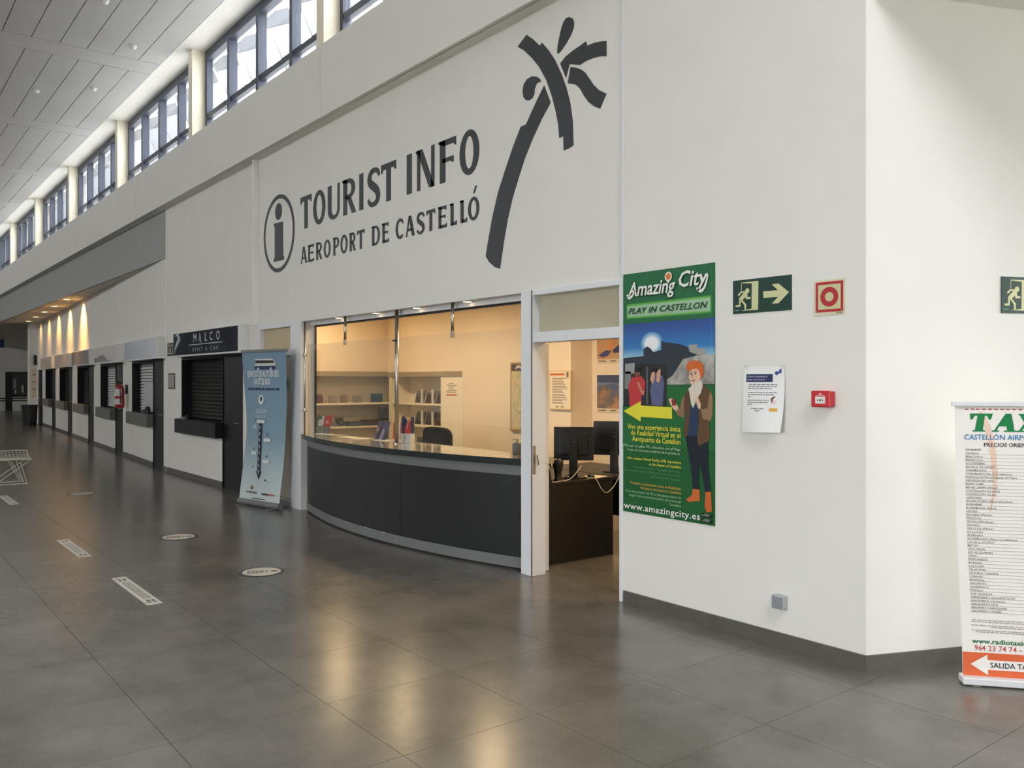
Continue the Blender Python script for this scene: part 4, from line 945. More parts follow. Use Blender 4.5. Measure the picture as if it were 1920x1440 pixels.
for s_, x1, b, w, h, cc, bo, sh in (
    ('Vive una experiencia única', .561, .616, .51, .036, y_, .012, 0), ('de Realidad Virtual en el', .561, .572, .473, .036, y_, .012, 0), ('Aeropuerto de Castellón', .561, .527, .46, .036, y_, .012, 0),
    ('Pide aquí tus gafas VR y descubre con el Mago', .563, .484, .55, .018, ink(176, 208, 168), .005, 0), ('Yunke los secretos turísticos de la provincia.', .56, .454, .512, .018, ink(176, 208, 168), .005, 0),
    ('Live a unique Virtual Reality (VR) experience', .565, .393, .515, .018, y_, .012, .2), ('at the Airport of Castellon', .565, .361, .298, .018, y_, .012, .2),
    ('Ask here for your VR goggles and enjoy', .561, .33, .44, .017, ink(90, 140, 88), .002, 0), ('the touristic secrets of the province of Castellon', .561, .303, .544, .017, ink(90, 140, 88), .002, 0), ('with Yunke the Magician', .561, .274, .283, .017, ink(90, 140, 88), .002, 0),
    ('Traieste o experienta unica in Realitatea', .565, .212, .483, .018, ink(206, 160, 74), .01, 0), ('Virtuala la Aeroport in Castellon', .565, .183, .383, .018, ink(206, 160, 74), .01, 0),
    ('Cere aici ochelarii tai VR si descopera alaturi de', .565, .15, .532, .017, ink(160, 196, 150), .003, 0), ('magul Yunke secretele turistice ale provinciei', .565, .122, .497, .017, ink(160, 196, 150), .003, 0), ('Castellon', .565, .094, .11, .017, ink(160, 196, 150), .003, 0)):
    MB().text(s_, x1, b, w, h, L_, bo, sh, 'r').build('text_line', cc, po)
MB().text('www.amazingcity.es', .017, .027, .715, .044, L_, .014, 0, space=1.08).build('web_address', w_, po)
pp('badge', 'badge', (22, 34, 28), 14); pp('badge', 'badge_b', (22, 34, 28), 14)
m = MB()
for b in (.064, .029): m.rect(.768, .82, b + .006, b + .010, -0.0148).rect(.768, .81, b - .004, b + .002, -0.0148).disc(.757, b, .006, -0.0148)
m.build('badge_print', ink(150, 160, 150), po)

# ================================================================== SAFETY SIGNS AND FITTINGS ON THE WALL
SG = ink(30, 62, 52, 0.35); SCm = ink(206, 206, 158, 0.4)
def exit_sign(label, loc, rz):
    W_, H_ = 0.437, 0.217
    t = thing('exit_sign', label, 'sign', loc, rz, 'green exit signs')
    B(0, W_, -0.004, 0, 0, H_).build('plate', SG, t)
    def uv(px, py):
        u = (px - 255) / 1495; top_ = 385 - 150 * u; bot = 1240 - 105 * u
        return (u * W_, (bot - py) / (bot - top_) * H_)
    def sh(name, loops):
        m = MB()
        for l in loops: m.poly([uv(*p) for p in l], -0.0052)
        m.build(name, SCm, t)
    sh('arrow', [[(1050, 660), (1420, 630), (1265, 480), (1440, 462), (1690, 685), (1430, 965), (1265, 972), (1425, 800), (1055, 825)]])
    sh('doorway', [[(760, 400), (930, 385), (920, 1120), (750, 1095)], [(470, 432), (760, 403), (760, 450), (500, 447)], [(470, 1150), (750, 1097), (915, 1112), (915, 1130), (600, 1145)], [(478, 440), (490, 440), (490, 640), (478, 640)]])
    hd = uv(640, 640)
    sh('running_man', [[(580, 660), (640, 720), (600, 790), (500, 890), (430, 900), (415, 850), (440, 815), (540, 700)], [(590, 655), (470, 655), (388, 740), (400, 772), (432, 762), (490, 692), (570, 692)], [(600, 740), (648, 735), (640, 800), (727, 797), (722, 850), (596, 858)],
        [(418, 850), (415, 1003), (325, 1012), (332, 1058), (455, 1048), (468, 900)], [(465, 895), (560, 1003), (570, 1130), (605, 1130), (612, 988), (505, 868)]])
    MB().disc(hd[0], hd[1], 0.0165, -0.0053, 18, 0.0165).build('head', SCm, t)
    m = MB(); m.disc(0.015, 0.022, 0.005, -0.0053, 10).rect(0.024, 0.05, 0.018, 0.026, -0.0053); m.build('maker_mark', ink(100, 140, 120), t)
    return t
exit_sign('green running man exit sign with right arrow, above the paper notice', (-3.497, YP, 2.082), 0)
exit_sign('green running man exit sign on the right wall above the taxi banner', (-2.58 + 0.396 * 0.93 + 0.0015, YP + 0.918 * 0.93 - 0.001, 2.052), RROT)
t = thing('fire_alarm_sign', 'square red and cream fire alarm sign with a red ring', 'sign', (-2.907, YP, 2.036))
B(0, 0.202, -0.004, 0, 0, 0.208).build('plate', ink(214, 206, 176, 0.4), t)
RS = ink(176, 46, 50, 0.4)
MB().poly([[(.012, .018), (.19, .018), (.19, .196), (.012, .196)], [(.028, .034), (.174, .034), (.174, .18), (.028, .18)]], -0.005).build('border', RS, t)
MB().rect(.028, .174, .034, .18, -0.0048).build('field', ink(200, 198, 152, 0.4), t)
MB().ring(.101, .107, .058, .028, -0.0056, 32).build('ring', RS, t)
m = MB(); m.rect(.145, .185, .006, .009, -0.005).rect(.145, .185, .011, .014, -0.005); m.build('print', ink(120, 110, 90), t)
for x in (.02, .18): MB().disc(x, .024, .004, -0.0062, 10).build('screw', STEEL, t)
# call point
t = thing('fire_call_point', 'red break-glass fire call point box on the white wall', 'alarm', (-2.885, YP, 1.497))
RP = mat('red_plastic', (196, 44, 52), 0.35, noise=0.02)
B(0.0, 0.115, -0.06, 0, 0, 0.09).build('box', RP, t, bevel=0.006)
B(-0.004, 0.119, -0.065, -0.045, -0.003, 0.093).build('front_cover', RP, t, bevel=0.006)
B(.026, .09, -0.067, -0.064, .018, .058).build('press_plate', WHITEP, t)
m = MB(); m.poly([(.035, .038), (.046, .044), (.046, .032)], -0.0675).poly([(.081, .038), (.07, .044), (.07, .032)], -0.0675).disc(.058, .038, .006, -0.0675, 12); m.build('press_marks', ink(30, 30, 30), t)
m = MB(); m.rect(.048, .068, .07, .078, -0.0655).rect(.03, .088, .063, .066, -0.0655); m.build('print', ink(230, 190, 190), t)
# junction box
t = thing('junction_box', 'small grey plastic socket box low on the white wall', 'socket', (-3.175, YP, 0.242))
GP = mat('grey_plastic', (176, 178, 178), 0.5, noise=0.02)
B(0, 0.085, -0.045, 0, 0, 0.085).build('box', GP, t, bevel=0.005)
B(0.004, 0.081, -0.052, -0.044, 0.004, 0.081).build('lid', mat('grey_plastic_lid', (140, 144, 148), 0.5), t, bevel=0.004)
# paper notice, curling off the wall
def curl(x, y, z):
    u = x / 0.30; v = 1 - z / 0.42
    return (x + 0.012 * math.sin(3 * v) * (u - 0.5), y - 0.004 - 0.045 * v * v * (0.35 + 0.65 * u) - 0.02 * v * math.sin(u * 3.1), z + 0.012 * v * v * u)
t = thing('paper_notice', 'curling white paper notice with a navy heading taped to the wall', 'notice', (-3.41, YP, 1.318))
MB(warp=curl).grid(0, 0.30, 0, 0.42, -0.001, 14, 18).build('sheet', ink(236, 236, 234), t, smooth=True)
MB(warp=curl).grid(.022, .218, .322, .372, -0.0022, 8, 3).build('heading', ink(46, 54, 96), t)
m = MB(warp=curl); m.text('¿Cómo se transmite el', .03, .352, .15, .011, -0.0034).text('nuevo coronavirus?', .03, .333, .135, .011, -0.0034); m.build('heading_text', ink(214, 216, 226), t)
m = MB(warp=curl)
rr = random.Random(5)
for q, (z, x0, x1) in enumerate([(.304, .045, .255), (.291, .04, .25), (.278, .04, .215), (.252, .04, .25), (.239, .04, .23), (.226, .04, .062), (.203, .04, .2), (.19, .04, .195), (.177, .04, .075), (.15, .07, .17), (.137, .1, .14)]):
    x = x0
    while x < x1 - .004:
        l = min(.01 + .022 * rr.random(), x1 - x); m.rect(x, x + l, z, z + .005, -0.0022); x += l + .005
m.build('text_lines', ink(110, 110, 116), t)
MB(warp=curl).grid(.205, .262, .135, .156, -0.0022, 3, 2).build('footer_logo', ink(222, 172, 62), t)
m = MB(warp=curl); m.poly([(.215, .20), (.245, .232), (.225, .228), (.21, .215)], -0.0022).poly([(.21, .215), (.225, .205), (.222, .185)], -0.0022); m.build('drawing', ink(92, 48, 44), t)
MB(warp=curl).disc(.236, .194, .014, -0.002, 14).build('drawing_face', ink(238, 206, 200), t)
m = MB(warp=curl); m.disc(.245, .378, .013, -0.0022, 12).poly([(.255, .375), (.278, .378), (.28, .405), (.262, .398)], -0.0022); m.build('corner_logo', ink(58, 78, 142), t)
for x in (.0, .27): B(x, x + .03, -0.007, -0.002, .405, .428).build('tape', glass('clear_tape', (0.96, 0.96, 0.94)), t)

# ================================================================== TAXI BANNER (roll-up in front of the right wall)
TR = math.atan2(0.638, 0.770)
tb = thing('rollup_banner', 'white taxi price banner on an aluminium stand by the right wall', 'banner', (-2.153, 4.80, 0), TR)
TW, TH = 0.585, 1.515
def lean_t(x, y, z):
    s = math.sin(z / TH * 3.0) * 0.012
    return (x - 0.038 * (z / TH) + 0.004 * math.sin(z * 5) * (1 if x < .1 else 0), y + 0.02 * (z / TH) + s, z)
B(-0.01, TW + 0.01, -0.045, 0.045, 0.006, 0.045).build('base', ALU, tb, bevel=0.006)
for x in (0.06, TW - 0.06): B(x - 0.02, x + 0.02, -0.04, 0.14, 0, 0.008).build('foot', GREYB, tb)
MB().tube([(TW / 2, 0.055, 0.03), (TW / 2 - 0.03, 0.06, TH)], 0.007).build('support_pole', ALU, tb)
MB(warp=lean_t).grid(0, TW, 0.04, TH, 0, 8, 24).build('sheet', ink(240, 236, 230), tb, smooth=True)
B(-0.052, TW - 0.02, 0.005, 0.028, TH - 0.006, TH + 0.022).build('top_rail', ALU, tb, bevel=0.004)
def tp(name, fn, col, lay=1):
    m = MB(warp=lean_t); fn(m, -0.0012 * lay); m.build(name, col, tb)
OR = ink(222, 106, 64)
tp('orange_swirl', lambda m, c: (m.poly(ribbon([(.13, 1.48), (.165, 1.40), (.185, 1.28), (.195, 1.15), (.19, 1.05), (.165, .93)], [.01, .03, .03, .026, .016, .003], 4), c)), ink(236, 206, 184))
tp('orange_swirl', lambda m, c: (m.poly(ribbon([(.46, 1.5), (.42, 1.42), (.405, 1.3), (.41, 1.2), (.43, 1.08)], [.09, .07, .05, .03, .006], 4), c)), ink(226, 132, 92))
tp('top_border', lambda m, c: [m.rect(.05 + .03 * q, .068 + .03 * q, 1.49, 1.496, c) for q in range(15)], ink(176, 62, 74))
GT = ink(32, 128, 72)
def taxi(m, c):
    def seriffed(x0, parts): [m.poly([(x0 + a, 1.372 + b) for a, b in p], c) for p in parts]
    seriffed(.075, [[(0, .098), (.118, .098), (.108, .066), (.098, .064), (.09, .086), (.078, .086), (.066, .008), (.078, .006), (.078, 0), (.012, 0), (.012, .006), (.026, .008), (.042, .086), (.028, .086), (.012, .064), (.002, .066)]])
    seriffed(.185, [[(.07, .098), (.1, .098), (.112, .008), (.122, .006), (.122, 0), (.06, 0), (.06, .006), (.076, .008), (.073, .03), (.038, .03), (.026, .008), (.036, .006), (.036, 0), (.0, 0), (.0, .006), (.012, .008)]])
    seriffed(.31, [[(.01, .098), (.07, .098), (.07, .092), (.06, .09), (.072, .066), (.09, .09), (.08, .092), (.08, .098), (.12, .098), (.12, .092), (.105, .09), (.08, .054), (.105, .008), (.118, .006), (.118, 0), (.05, 0), (.05, .006), (.062, .008), (.046, .036), (.024, .008), (.034, .006), (.034, 0), (-.005, 0), (-.005, .006), (.01, .008), (.038, .048), (.016, .09), (.01, .092)]])
    seriffed(.44, [[(.01, .098), (.075, .098), (.075, .092), (.062, .09), (.052, .008), (.062, .006), (.062, 0), (0, 0), (0, .006), (.012, .008), (.022, .09), (.01, .092)]])
tp('taxi_title', taxi, GT, 2)
tp('airport_line', lambda m, c: m.text('CASTELLÓN AIRPORT', .045, 1.328, .37, .027, c, .012), ink(62, 128, 178), 2)
tp('price_heading', lambda m, c: m.text('PRECIOS ORIENTATIVOS', .145, 1.29, .33, .021, c, .012), ink(58, 56, 60), 2)
ROWS = ["VINAROZ", "BENICARLO", "PEÑISCOLA", "ALCOSSEBRE", "ALCALA DE XIVERT", "TORREBLANCA", "TORRENOSTRA (Torreblanca)", "MARINA D'OR (Oropesa del Mar)", "OROPESA DEL MAR", "BENICASIM", "BENICASIM (Playa)", "CASTELLON (Ciudad)", "CASTELLON (Grao)", "ALMAZORA", "ALMAZORA (Playa Benafeli)", "BURRIANA", "BURRIANA (Playa)", "NULES", "NULES (Playa)", "MONCOFA", "MONCOFA (Grao)", "XILXES", "XILXES (Playa)", "LA LLOSA", "ALMENARA", "ALMENARA (Playa Casablanca)", "LA VALL D'UIXO", "BETXI", "VILA-REAL", "LES ALQUERIES", "ONDA", "MONTANEJOS", "BORRIOL", "L'ALCORA", "VILAFAMES", "LA POBLA TORNESA", "CABANES", "BENASSAL", "SAN MATEO", "VILAFRANCA", "MORELLA", "AVE VALENCIA", "AEROPUERTO ALICANTE ALTET", "AEROPUERTO VALENCIA", "AEROPUERTO REUS", "AEROPUERTO BARCELONA", "AEROPUERTO MADRID"]
PRI = [70, 60, 50, 30, 32, 22, 27, 35, 40, 50, 52, 60, 55, 50, 58, 55, 60, 55, 70, 72, 75, 78, 82, 85, 80, 90, 70, 50, 58, 57, 58, 107, 38, 36, 28, 25, 20, 45, 46, 80, 70, 110, 300, 120, 200, 280, 420]
def rows(m, c):
    m.text('LOCALIDAD', .05, 1.268, .082, .010, c, .015).text('TARIFA', .40, 1.268, .06, .010, c, .015)
    for q, s_ in enumerate(ROWS):
        z = 1.2485 - 0.01865 * q
        m.text(s_, .052, z, min(.0088 * len(s_) + .006, .25), .0098, c).text('%d€' % PRI[q], .415, z, None, .0098, c)
tp('price_list', rows, ink(104, 98, 98), 2)
bpy.data.objects['price_list']['kind'] = 'stuff'
tp('rule_lines', lambda m, c: [m.rect(.05, .53, 1.2455 - .01865 * q, 1.2467 - .01865 * q, c) for q in range(len(ROWS))], ink(128, 120, 118), 1.5)
def fine(m, c):
    rr = random.Random(11)
    for z, x0, x1 in ((.345, .055, .53), (.335, .05, .53), (.317, .05, .53), (.308, .15, .42), (.29, .05, .53), (.281, .07, .5)):
        x = x0
        while x < x1: l = .01 + .02 * rr.random(); m.rect(x, min(x + l, x1), z, z + .004, c); x += l + .004
tp('fine_print', fine, ink(160, 150, 146), 2)
tp('web_address', lambda m, c: m.text('www.radiotaxicastellon.com', .05, .222, .49, .024, c, .02), ink(44, 116, 78), 2)
tp('phone_number', lambda m, c: m.text('964 23 74 74 - 964 22 74 74', .062, .184, .46, .027, c, .008), ink(196, 82, 88), 2)
tp('orange_field', lambda m, c: m.grid(.002, TW - .002, .046, .172, c, 8, 3), OR, 1)
tp('white_arrow', lambda m, c: m.poly([(.04, .108), (.128, .163), (.128, .134), (.56, .134), (.56, .082), (.128, .082), (.128, .053)], c), ink(240, 236, 230), 2)
tp('exit_text', lambda m, c: m.text('SALIDA TAXI', .14, .095, .215, .027, c, .012), ink(40, 38, 40), 3)

# ================================================================== SHUTTLE BUS BANNER
SBR = math.atan2(4.352 - 4.146, -10.358 + 11.295)
sb_ = thing('rollup_banner', 'blue shuttle bus roll-up banner standing left of the counter', 'banner', (-11.25, 4.15, 0), SBR)
SW, SH = 0.90, 2.03
def lean_s(x, y, z):
    v = z / SH; u = (x - SW / 2) / (SW / 2)
    pinch = 0.07 * math.sin(math.pi * min(1, max(0, v))) ** 1.5
    side = 0.09 * math.exp(-((v - 0.42) / 0.16) ** 2)
    return (SW / 2 + (x - SW / 2) * (1 + 0.10 * v - 0.05 * math.sin(math.pi * v) - (0.03 * math.exp(-((v - 0.5) / 0.14) ** 2))) + 0.09 * v, y + pinch * u * u + 0.02 * v, z)
m = MB(); m.tube([(-0.01, 0.02, 0.045), (SW + 0.01, 0.02, 0.045)], 0.045, 14); m.build('base', GREYB, sb_)
for x in (0.12, SW - 0.12): B(x - 0.03, x + 0.03, -0.1, 0.16, 0, 0.01).build('foot', GREYB, sb_)
MB().tube([(SW / 2, 0.07, 0.05), (SW / 2 + 0.09, 0.07, SH)], 0.01).build('support_pole', ALU, sb_)
BLUE = ramp_mat('shuttle_gradient', [(0.0, (206, 214, 212)), (0.22, (176, 192, 196)), (0.45, (128, 156, 172)), (1.0, (108, 138, 160))], 2, 0.0, 2.0)
MB(warp=lean_s).grid(0, SW, 0.07, SH, 0, 14, 36).build('sheet', BLUE, sb_, smooth=True)
B(0.04, SW + 0.14, 0.005, 0.045, SH - 0.012, SH + 0.025).build('top_rail', GREYB, sb_, bevel=0.004)
def sp(name, fn, col, lay=1):
    m = MB(warp=lean_s); fn(m, -0.004 * lay); m.build(name, col, sb_)
NV = ink(44, 58, 96); WT = ink(232, 234, 234); DK = ink(46, 52, 60)
sp('bus_body', lambda m, c: m.poly([(.28, 1.80), (.70, 1.80), (.70, 1.87), (.66, 1.915), (.62, 1.93), (.28, 1.93)], c), ink(206, 206, 198))
sp('bus_windows', lambda m, c: m.poly([(.29, 1.875), (.68, 1.875), (.655, 1.91), (.29, 1.915)], c), ink(52, 54, 50), 2)
sp('bus_skirt', lambda m, c: m.rect(.28, .70, 1.795, 1.84, c), NV, 2)
sp('bus_wheel', lambda m, c: (m.disc(.36, 1.80, .022, c), m.disc(.62, 1.80, .022, c)), ink(190, 200, 210), 3)
sp('title', lambda m, c: (m.text('SERVICIO DE AUTOBUSES', .44, 1.70, .66, .075, c, .012, 0, 'c'), m.text('SHUTTLE BUS', .44, 1.60, .34, .075, c, .012, 0, 'c')), WT, 2)
sp('subtitle', lambda m, c: [m.rect(.12 + .067 * q, .12 + .067 * q + (.045 if q % 3 else .055), 1.525, 1.555, c) for q in range(10)], NV, 2)
sp('stop_ring', lambda m, c: m.poly([arc(.44, 1.40, .055, .06, 0, 360, 24)[:-1], arc(.44, 1.41, .03, .034, 0, 360, 24)[:-1]], c), WT, 2)
sp('stop_centre', lambda m, c: m.poly([(.428, 1.38), (.452, 1.38), (.452, 1.42), (.465, 1.42), (.44, 1.445), (.415, 1.42), (.428, 1.42)], c), ink(60, 76, 70), 3)
sp('stop_name', lambda m, c: (m.text('CASTELLÓN', .44, 1.225, .24, .05, c, .02, 0, 'c'), m.text('CIUDAD / CENTER', .44, 1.165, .24, .032, c, .01, 0, 'c')), ink(196, 208, 214), 2)
sp('road', lambda m, c: (m.poly([(.405, .46), (.375, .47), (.44, .355), (.505, .47), (.475, .46), (.485, 1.10), (.41, 1.10)], c)), DK, 2)
sp('road_marks', lambda m, c: [m.rect(.435, .447, .44 + .083 * q, .48 + .083 * q, c) for q in range(8)], WT, 3)
for x, z, w in ((.36, 1.095, .18), (.53, .86, .14), (.25, .68, .12), (.52, .58, .13)): sp('stop_house', lambda m, c: m.rect(x, x + w, z, z + .04, c), ink(214, 216, 214), 3)
for x, z in ((.33, 1.13), (.60, .95), (.31, .76), (.60, .67), (.30, .52), (.59, .36)): sp('stop_pin', lambda m, c: m.disc(x, z, .014, c, 12), ink(66, 78, 84), 3)
sp('stop_label', lambda m, c: [m.rect(x, x + .1, z, z + .018, c) for x, z in ((.26, 1.05), (.26, 1.02), (.26, .47), (.55, .32))], ink(190, 206, 210), 3)
sp('round_logo', lambda m, c: m.disc(.30, .245, .03, c), ink(206, 156, 74), 2)
sp('round_logo_half', lambda m, c: m.poly(arc(.305, .245, .028, .028, 90, 270), c), ink(40, 42, 46), 3)
sp('logo_text', lambda m, c: (m.text('AUTOS MEDITERRÁNEO', .16, .17, .26, .024, c, .02), m.rect(.52, .66, .165, .19, c), m.rect(.3, .6, .10, .112, c)), ink(66, 66, 74), 2)
sp('logo_red', lambda m, c: m.rect(.66, .80, .168, .187, c), ink(176, 100, 100), 2)
for x, z, lb in ((-10.80, 1.60, 'upper round navy sticker on beige glass behind the shuttle banner'), (-10.97, 0.98, 'lower round navy sticker on beige glass behind the shuttle banner')):
    t = thing('glass_sticker', lb, 'sticker', (x, 4.619, z), 0, 'navy stickers on the glass')
    MB().disc(0, 0, 0.10, -0.001, 28).build('face', NV, t)
    MB().ring(0, 0, 0.085, 0.075, -0.0016, 28).build('white_ring', WT, t)

# ================================================================== FLOOR STICKERS
ST = ink(206, 203, 196, 0.45); SK = ink(58, 58, 56, 0.5)
def strip(label, x0, y0, group='distance strips on the floor'):
    t = thing('floor_strip', label, 'floor sticker', (x0, y0, 0), 0, group)
    B(0, 1.08, 0, 0.112, 0.0002, 0.0012).build('sheet', ST, t)
    for e in (0, 1):
        m = MB('f'); s = (lambda a: a) if e == 0 else (lambda a: 1.08 - a)
        for dy in (0.03, 0.065):
            m.poly([(s(.11), dy), (s(.15), dy), (s(.155), dy + .02), (s(.105), dy + .022)], 0.0018); m.disc(s(.075), dy + .01, .012, 0.0018, 10)
        m.disc(s(.075), .09, .01, 0.0018, 10).rect(min(s(.06), s(.09)), max(s(.06), s(.09)), .015, .022, 0.0018)
        m.build('footprints', SK, t)
    m = MB('f'); rr = random.Random(int(abs(x0) * 10))
    for z in (.03, .052, .074):
        x = .23
        while x < .84: l = .03 + .06 * rr.random(); m.rect(x, min(x + l, .86), z, z + .011, 0.0018); x += l + .015
    m.build('text_lines', ink(140, 136, 132), t)
strip('white distance strip on the floor nearest the camera', -7.66, 1.745)
strip('white distance strip on the floor, middle of the row', -9.83, 1.715)
strip('white distance strip cut by the left picture edge near the bench', -14.10, 1.72)
def spot(label, x, y):
    t = thing('floor_disc', label, 'floor sticker', (x, y, 0), math.radians(-18), 'round stickers on the floor')
    MB('f').disc(0, 0, .19, 0.0012, 40).build('rim', ink(58, 58, 60, 0.45), t)
    MB('f').disc(0, 0, .162, 0.0018, 40).build('face', ST, t)
    m = MB('f')
    for dx in (-.022, .022):
        m.poly(ribbon([(.075, dx), (.10, dx), (.135, dx * 1.1)], [.018, .026, .02]), 0.0024); m.disc(.045, dx * 0.9, .012, 0.0024, 10)
    m.build('footprints', SK, t)
    m = MB('f'); rr = random.Random(2)
    for q in range(5):
        y_ = -.06 + .024 * q; x = -.12
        while x < .0: l = .012 + .02 * rr.random(); m.rect(x, x + l, y_, y_ + .014, 0.0024); x += l + .008
    m.poly([(.0, -.03), (.03, 0), (.0, .03)], 0.0024)
    m.build('text_marks', SK, t)
    t.rotation_euler = (0, 0, math.radians(66))
    return t
spot('round white floor sticker nearest the camera', -7.13, 2.83)
spot('round white floor sticker in front of the shuttle banner', -9.26, 2.77)
spot('faint round floor sticker furthest away, before the rental kiosks', -13.66, 2.71)

# ================================================================== RENTAL KIOSKS
slat_me = MB()
for pts in ([(-.030, .0), (-.034, .008), (-.028, .018), (.002, .050), (.008, .050), (.008, .0)],):
    i = 0; n = len(pts)
    slat_me.v += [(-2.03, y, z) for y, z in pts] + [(0.0, y, z) for y, z in pts]
    slat_me.f += [tuple(range(n)), tuple(range(2 * n - 1, n - 1, -1))] + [(k, k + n, (k + 1) % n + n, (k + 1) % n) for k in range(n)]
slat_me = slat_me.mesh('shutter_slat')
SLAT = mat('grey_shutter_steel', (62, 62, 60), 0.4, metal=0.3, noise=0.05, nscale=8)
slat_me.materials.append(SLAT)
slat2_me = slat_me.copy(); slat2_me.materials.clear(); slat2_me.materials.append(mat('reflection_paled_shutter', (224, 224, 220), 0.35, metal=0.0, noise=0.03, nscale=8))  # slat copy paled in colour for the light it reflects
DOORM = mat('dark_door_steel', (16, 17, 19), 0.5, spec=0.3, noise=0.05, nscale=4)
LEDGE = mat('charcoal_ledge_laminate', (24, 25, 26), 0.55, spec=0.3, noise=0.06, nscale=6)
LEDGE2 = mat('reflection_greyed_ledge', (100, 99, 90), 0.45, noise=0.06, nscale=6)  # ledge greyed in colour to show reflected light on its front
REV = mat('navy_black_reveal', (13, 15, 20), 0.55, spec=0.3, noise=0.05)
def kiosk(label, loc, rz, header, slats, ledge):
    t = thing('rental_kiosk', label, 'kiosk', loc, rz, 'rental kiosks along the wall')
    h = B(-3.10, -0.03, -0.15, 0.0, 2.05, 2.455).build('header_box', WHITEP, t, bevel=0.004)
    B(-3.08, -0.05, -0.153, -0.149, 2.075, 2.44).build('header_panel', header, h)
    B(-3.15, -3.12, 0.002, 0.21, 1.0, 2.05).build('shutter_guide', REV, t)
    B(-1.13, -1.10, 0.002, 0.21, 1.0, 2.05).build('shutter_guide', REV, t)
    B(-3.12, -1.13, 0.002, 0.21, 2.0, 2.05).build('shutter_box', REV, t)
    B(-3.15, -1.09, 0.205, 0.215, 0.9, 2.05).build('backing', REV, t)
    for q in range(16): link('shutter_slat', slats, t, loc=(-1.115, 0.19, 1.02 + 0.0615 * q))
    m = MB(); m.box(-3.13, -1.09, -0.123, -0.003, 0.76, 1.0); m.build('ledge', ledge, t, bevel=0.003)
    B(-3.10, -1.13, 0.0, 0.18, 0.985, 1.005).build('inner_sill', REV, t)
    d = B(-1.085, -0.265, 0.01, 0.05, 0.0, 2.045).build('door_leaf', DOORM, t)
    m = MB(); m.tube([(-0.36, 0.01, 1.02), (-0.36, -0.045, 1.02), (-0.47, -0.05, 1.02)], 0.009).lathe([(0.0, 0), (0.022, 0), (0.022, 0.004)], -0.36, 0.0, 0.94, 12); m.build('door_handle', STEEL, d)
    m = MB(); m.box(-1.10, -1.085, -0.006, 0.06, 0, 2.05).box(-0.265, -0.25, -0.006, 0.06, 0, 2.05).box(-1.10, -0.25, -0.006, 0.06, 2.045, 2.06); m.build('door_frame', DOORM, t)
    return t, h
HN = photo_mat('navy_sign_print', (12, 15, 27), (16, 20, 34), (32, 37, 52), 1.6, 0.7)
k1, h1 = kiosk('car rental kiosk with dark navy lettered sign, left of the shuttle banner', (-12.0, YW, 0), 0, HN, slat_me, LEDGE)
def hp(name, fn, col): m = MB(); fn(m, -0.1545); m.build(name, col, h1)
SV = ink(196, 200, 206)
for c, x, w in (('M', -2.02, .15), ('A', -1.76, .14), ('L', -1.46, .11), ('C', -1.24, .13), ('O', -0.94, .15)):
    if c == 'A': hp('letter', lambda m, cc: (m.poly([(x, 2.27), (x + .03, 2.27), (x + .075, 2.385), (x + .06, 2.4)], cc), m.poly([(x + .035, 2.40), (x + .07, 2.40), (x + .14, 2.25), (x + .105, 2.25)], cc)), SV)
    else: hp('letter', lambda m, cc: m.text(c, x, 2.27, w, .13, cc, .01), SV)
hp('sign_rule', lambda m, c: m.rect(-2.25, -.66, 2.222, 2.234, c), SV)
hp('sign_small_text', lambda m, c: m.text('RENT A CAR', -2.05, 2.115, 1.2, .065, c, .0, space=1.6), ink(150, 156, 164))
hp('sign_swoosh', lambda m, c: (m.poly(ribbon([(-3.05, 2.085), (-2.98, 2.2), (-2.86, 2.29), (-2.78, 2.36), (-2.86, 2.42), (-2.98, 2.4)], [.004, .05, .08, .09, .06, .01]), c)), ink(176, 180, 184))
hp('sign_swoosh_line', lambda m, c: (m.poly(ribbon([(-3.02, 2.085), (-2.88, 2.22), (-2.72, 2.32), (-2.68, 2.38)], [.003, .02, .035, .01]), c)), ink(120, 126, 134))
m = MB(); m.box(-2.9, -2.72, -0.09, -0.02, 1.0, 1.035); m.build('card_reader', mat('grey_device', (120, 126, 130), 0.4), k1)
m = MB(); m.box(-2.68, -2.6, -0.08, -0.03, 1.0, 1.07); m.build('sanitizer_bottle', BLACKP, k1)
HS = ramp_mat('silver_sign_print', [(0, (168, 176, 190)), (0.6, (196, 204, 216)), (1, (214, 218, 222))], 0, -3.1, 0, 0.25)
HW = ink(204, 200, 192, 0.35)
HG = photo_mat('grey_sign_picture', (118, 112, 106), (134, 126, 120), (150, 142, 134), 2.0)
HP = ink(190, 178, 164, 0.5)
KL = [('rental kiosk with blank silver sign, first after the wall corner', HS, slat2_me, LEDGE2), ('rental kiosk with grey mountain outline sign, behind the red extinguisher box', HW, slat2_me, LEDGE2), ('rental kiosk with grey picture sign, fourth along the wall', HG, slat_me, LEDGE2), ('rental kiosk with pale sign, fifth along the wall', HP, slat_me, LEDGE2), ('rental kiosk with pale sign, last complete one before the bin', HP, slat_me, LEDGE2)]
cs, sn = math.cos(KROT), math.sin(KROT)
def kpos(x, y=0.0, z=0.0): return (-16.0 + x * cs - y * sn, YW + x * sn + y * cs, z)
KK = []
for q, (lb, hd, sl, ld) in enumerate(KL): KK.append(kiosk(lb, kpos(-KP * q), KROT, hd, sl, ld))
MB().poly([(-3.05, 2.09), (-3.05, 2.2), (-2.7, 2.19), (-2.3, 2.24), (-1.95, 2.26), (-1.6, 2.22), (-1.3, 2.13), (-.8, 2.1), (-.5, 2.09)], -0.1545).build('mountain_outline', ink(140, 136, 132), KK[1][1])
t, h = KK[0]
B(-2.4, -1.6, 0.1, 0.12, 1.02, 1.62).build('leaning_panel', ink(196, 200, 204, 0.3), t)
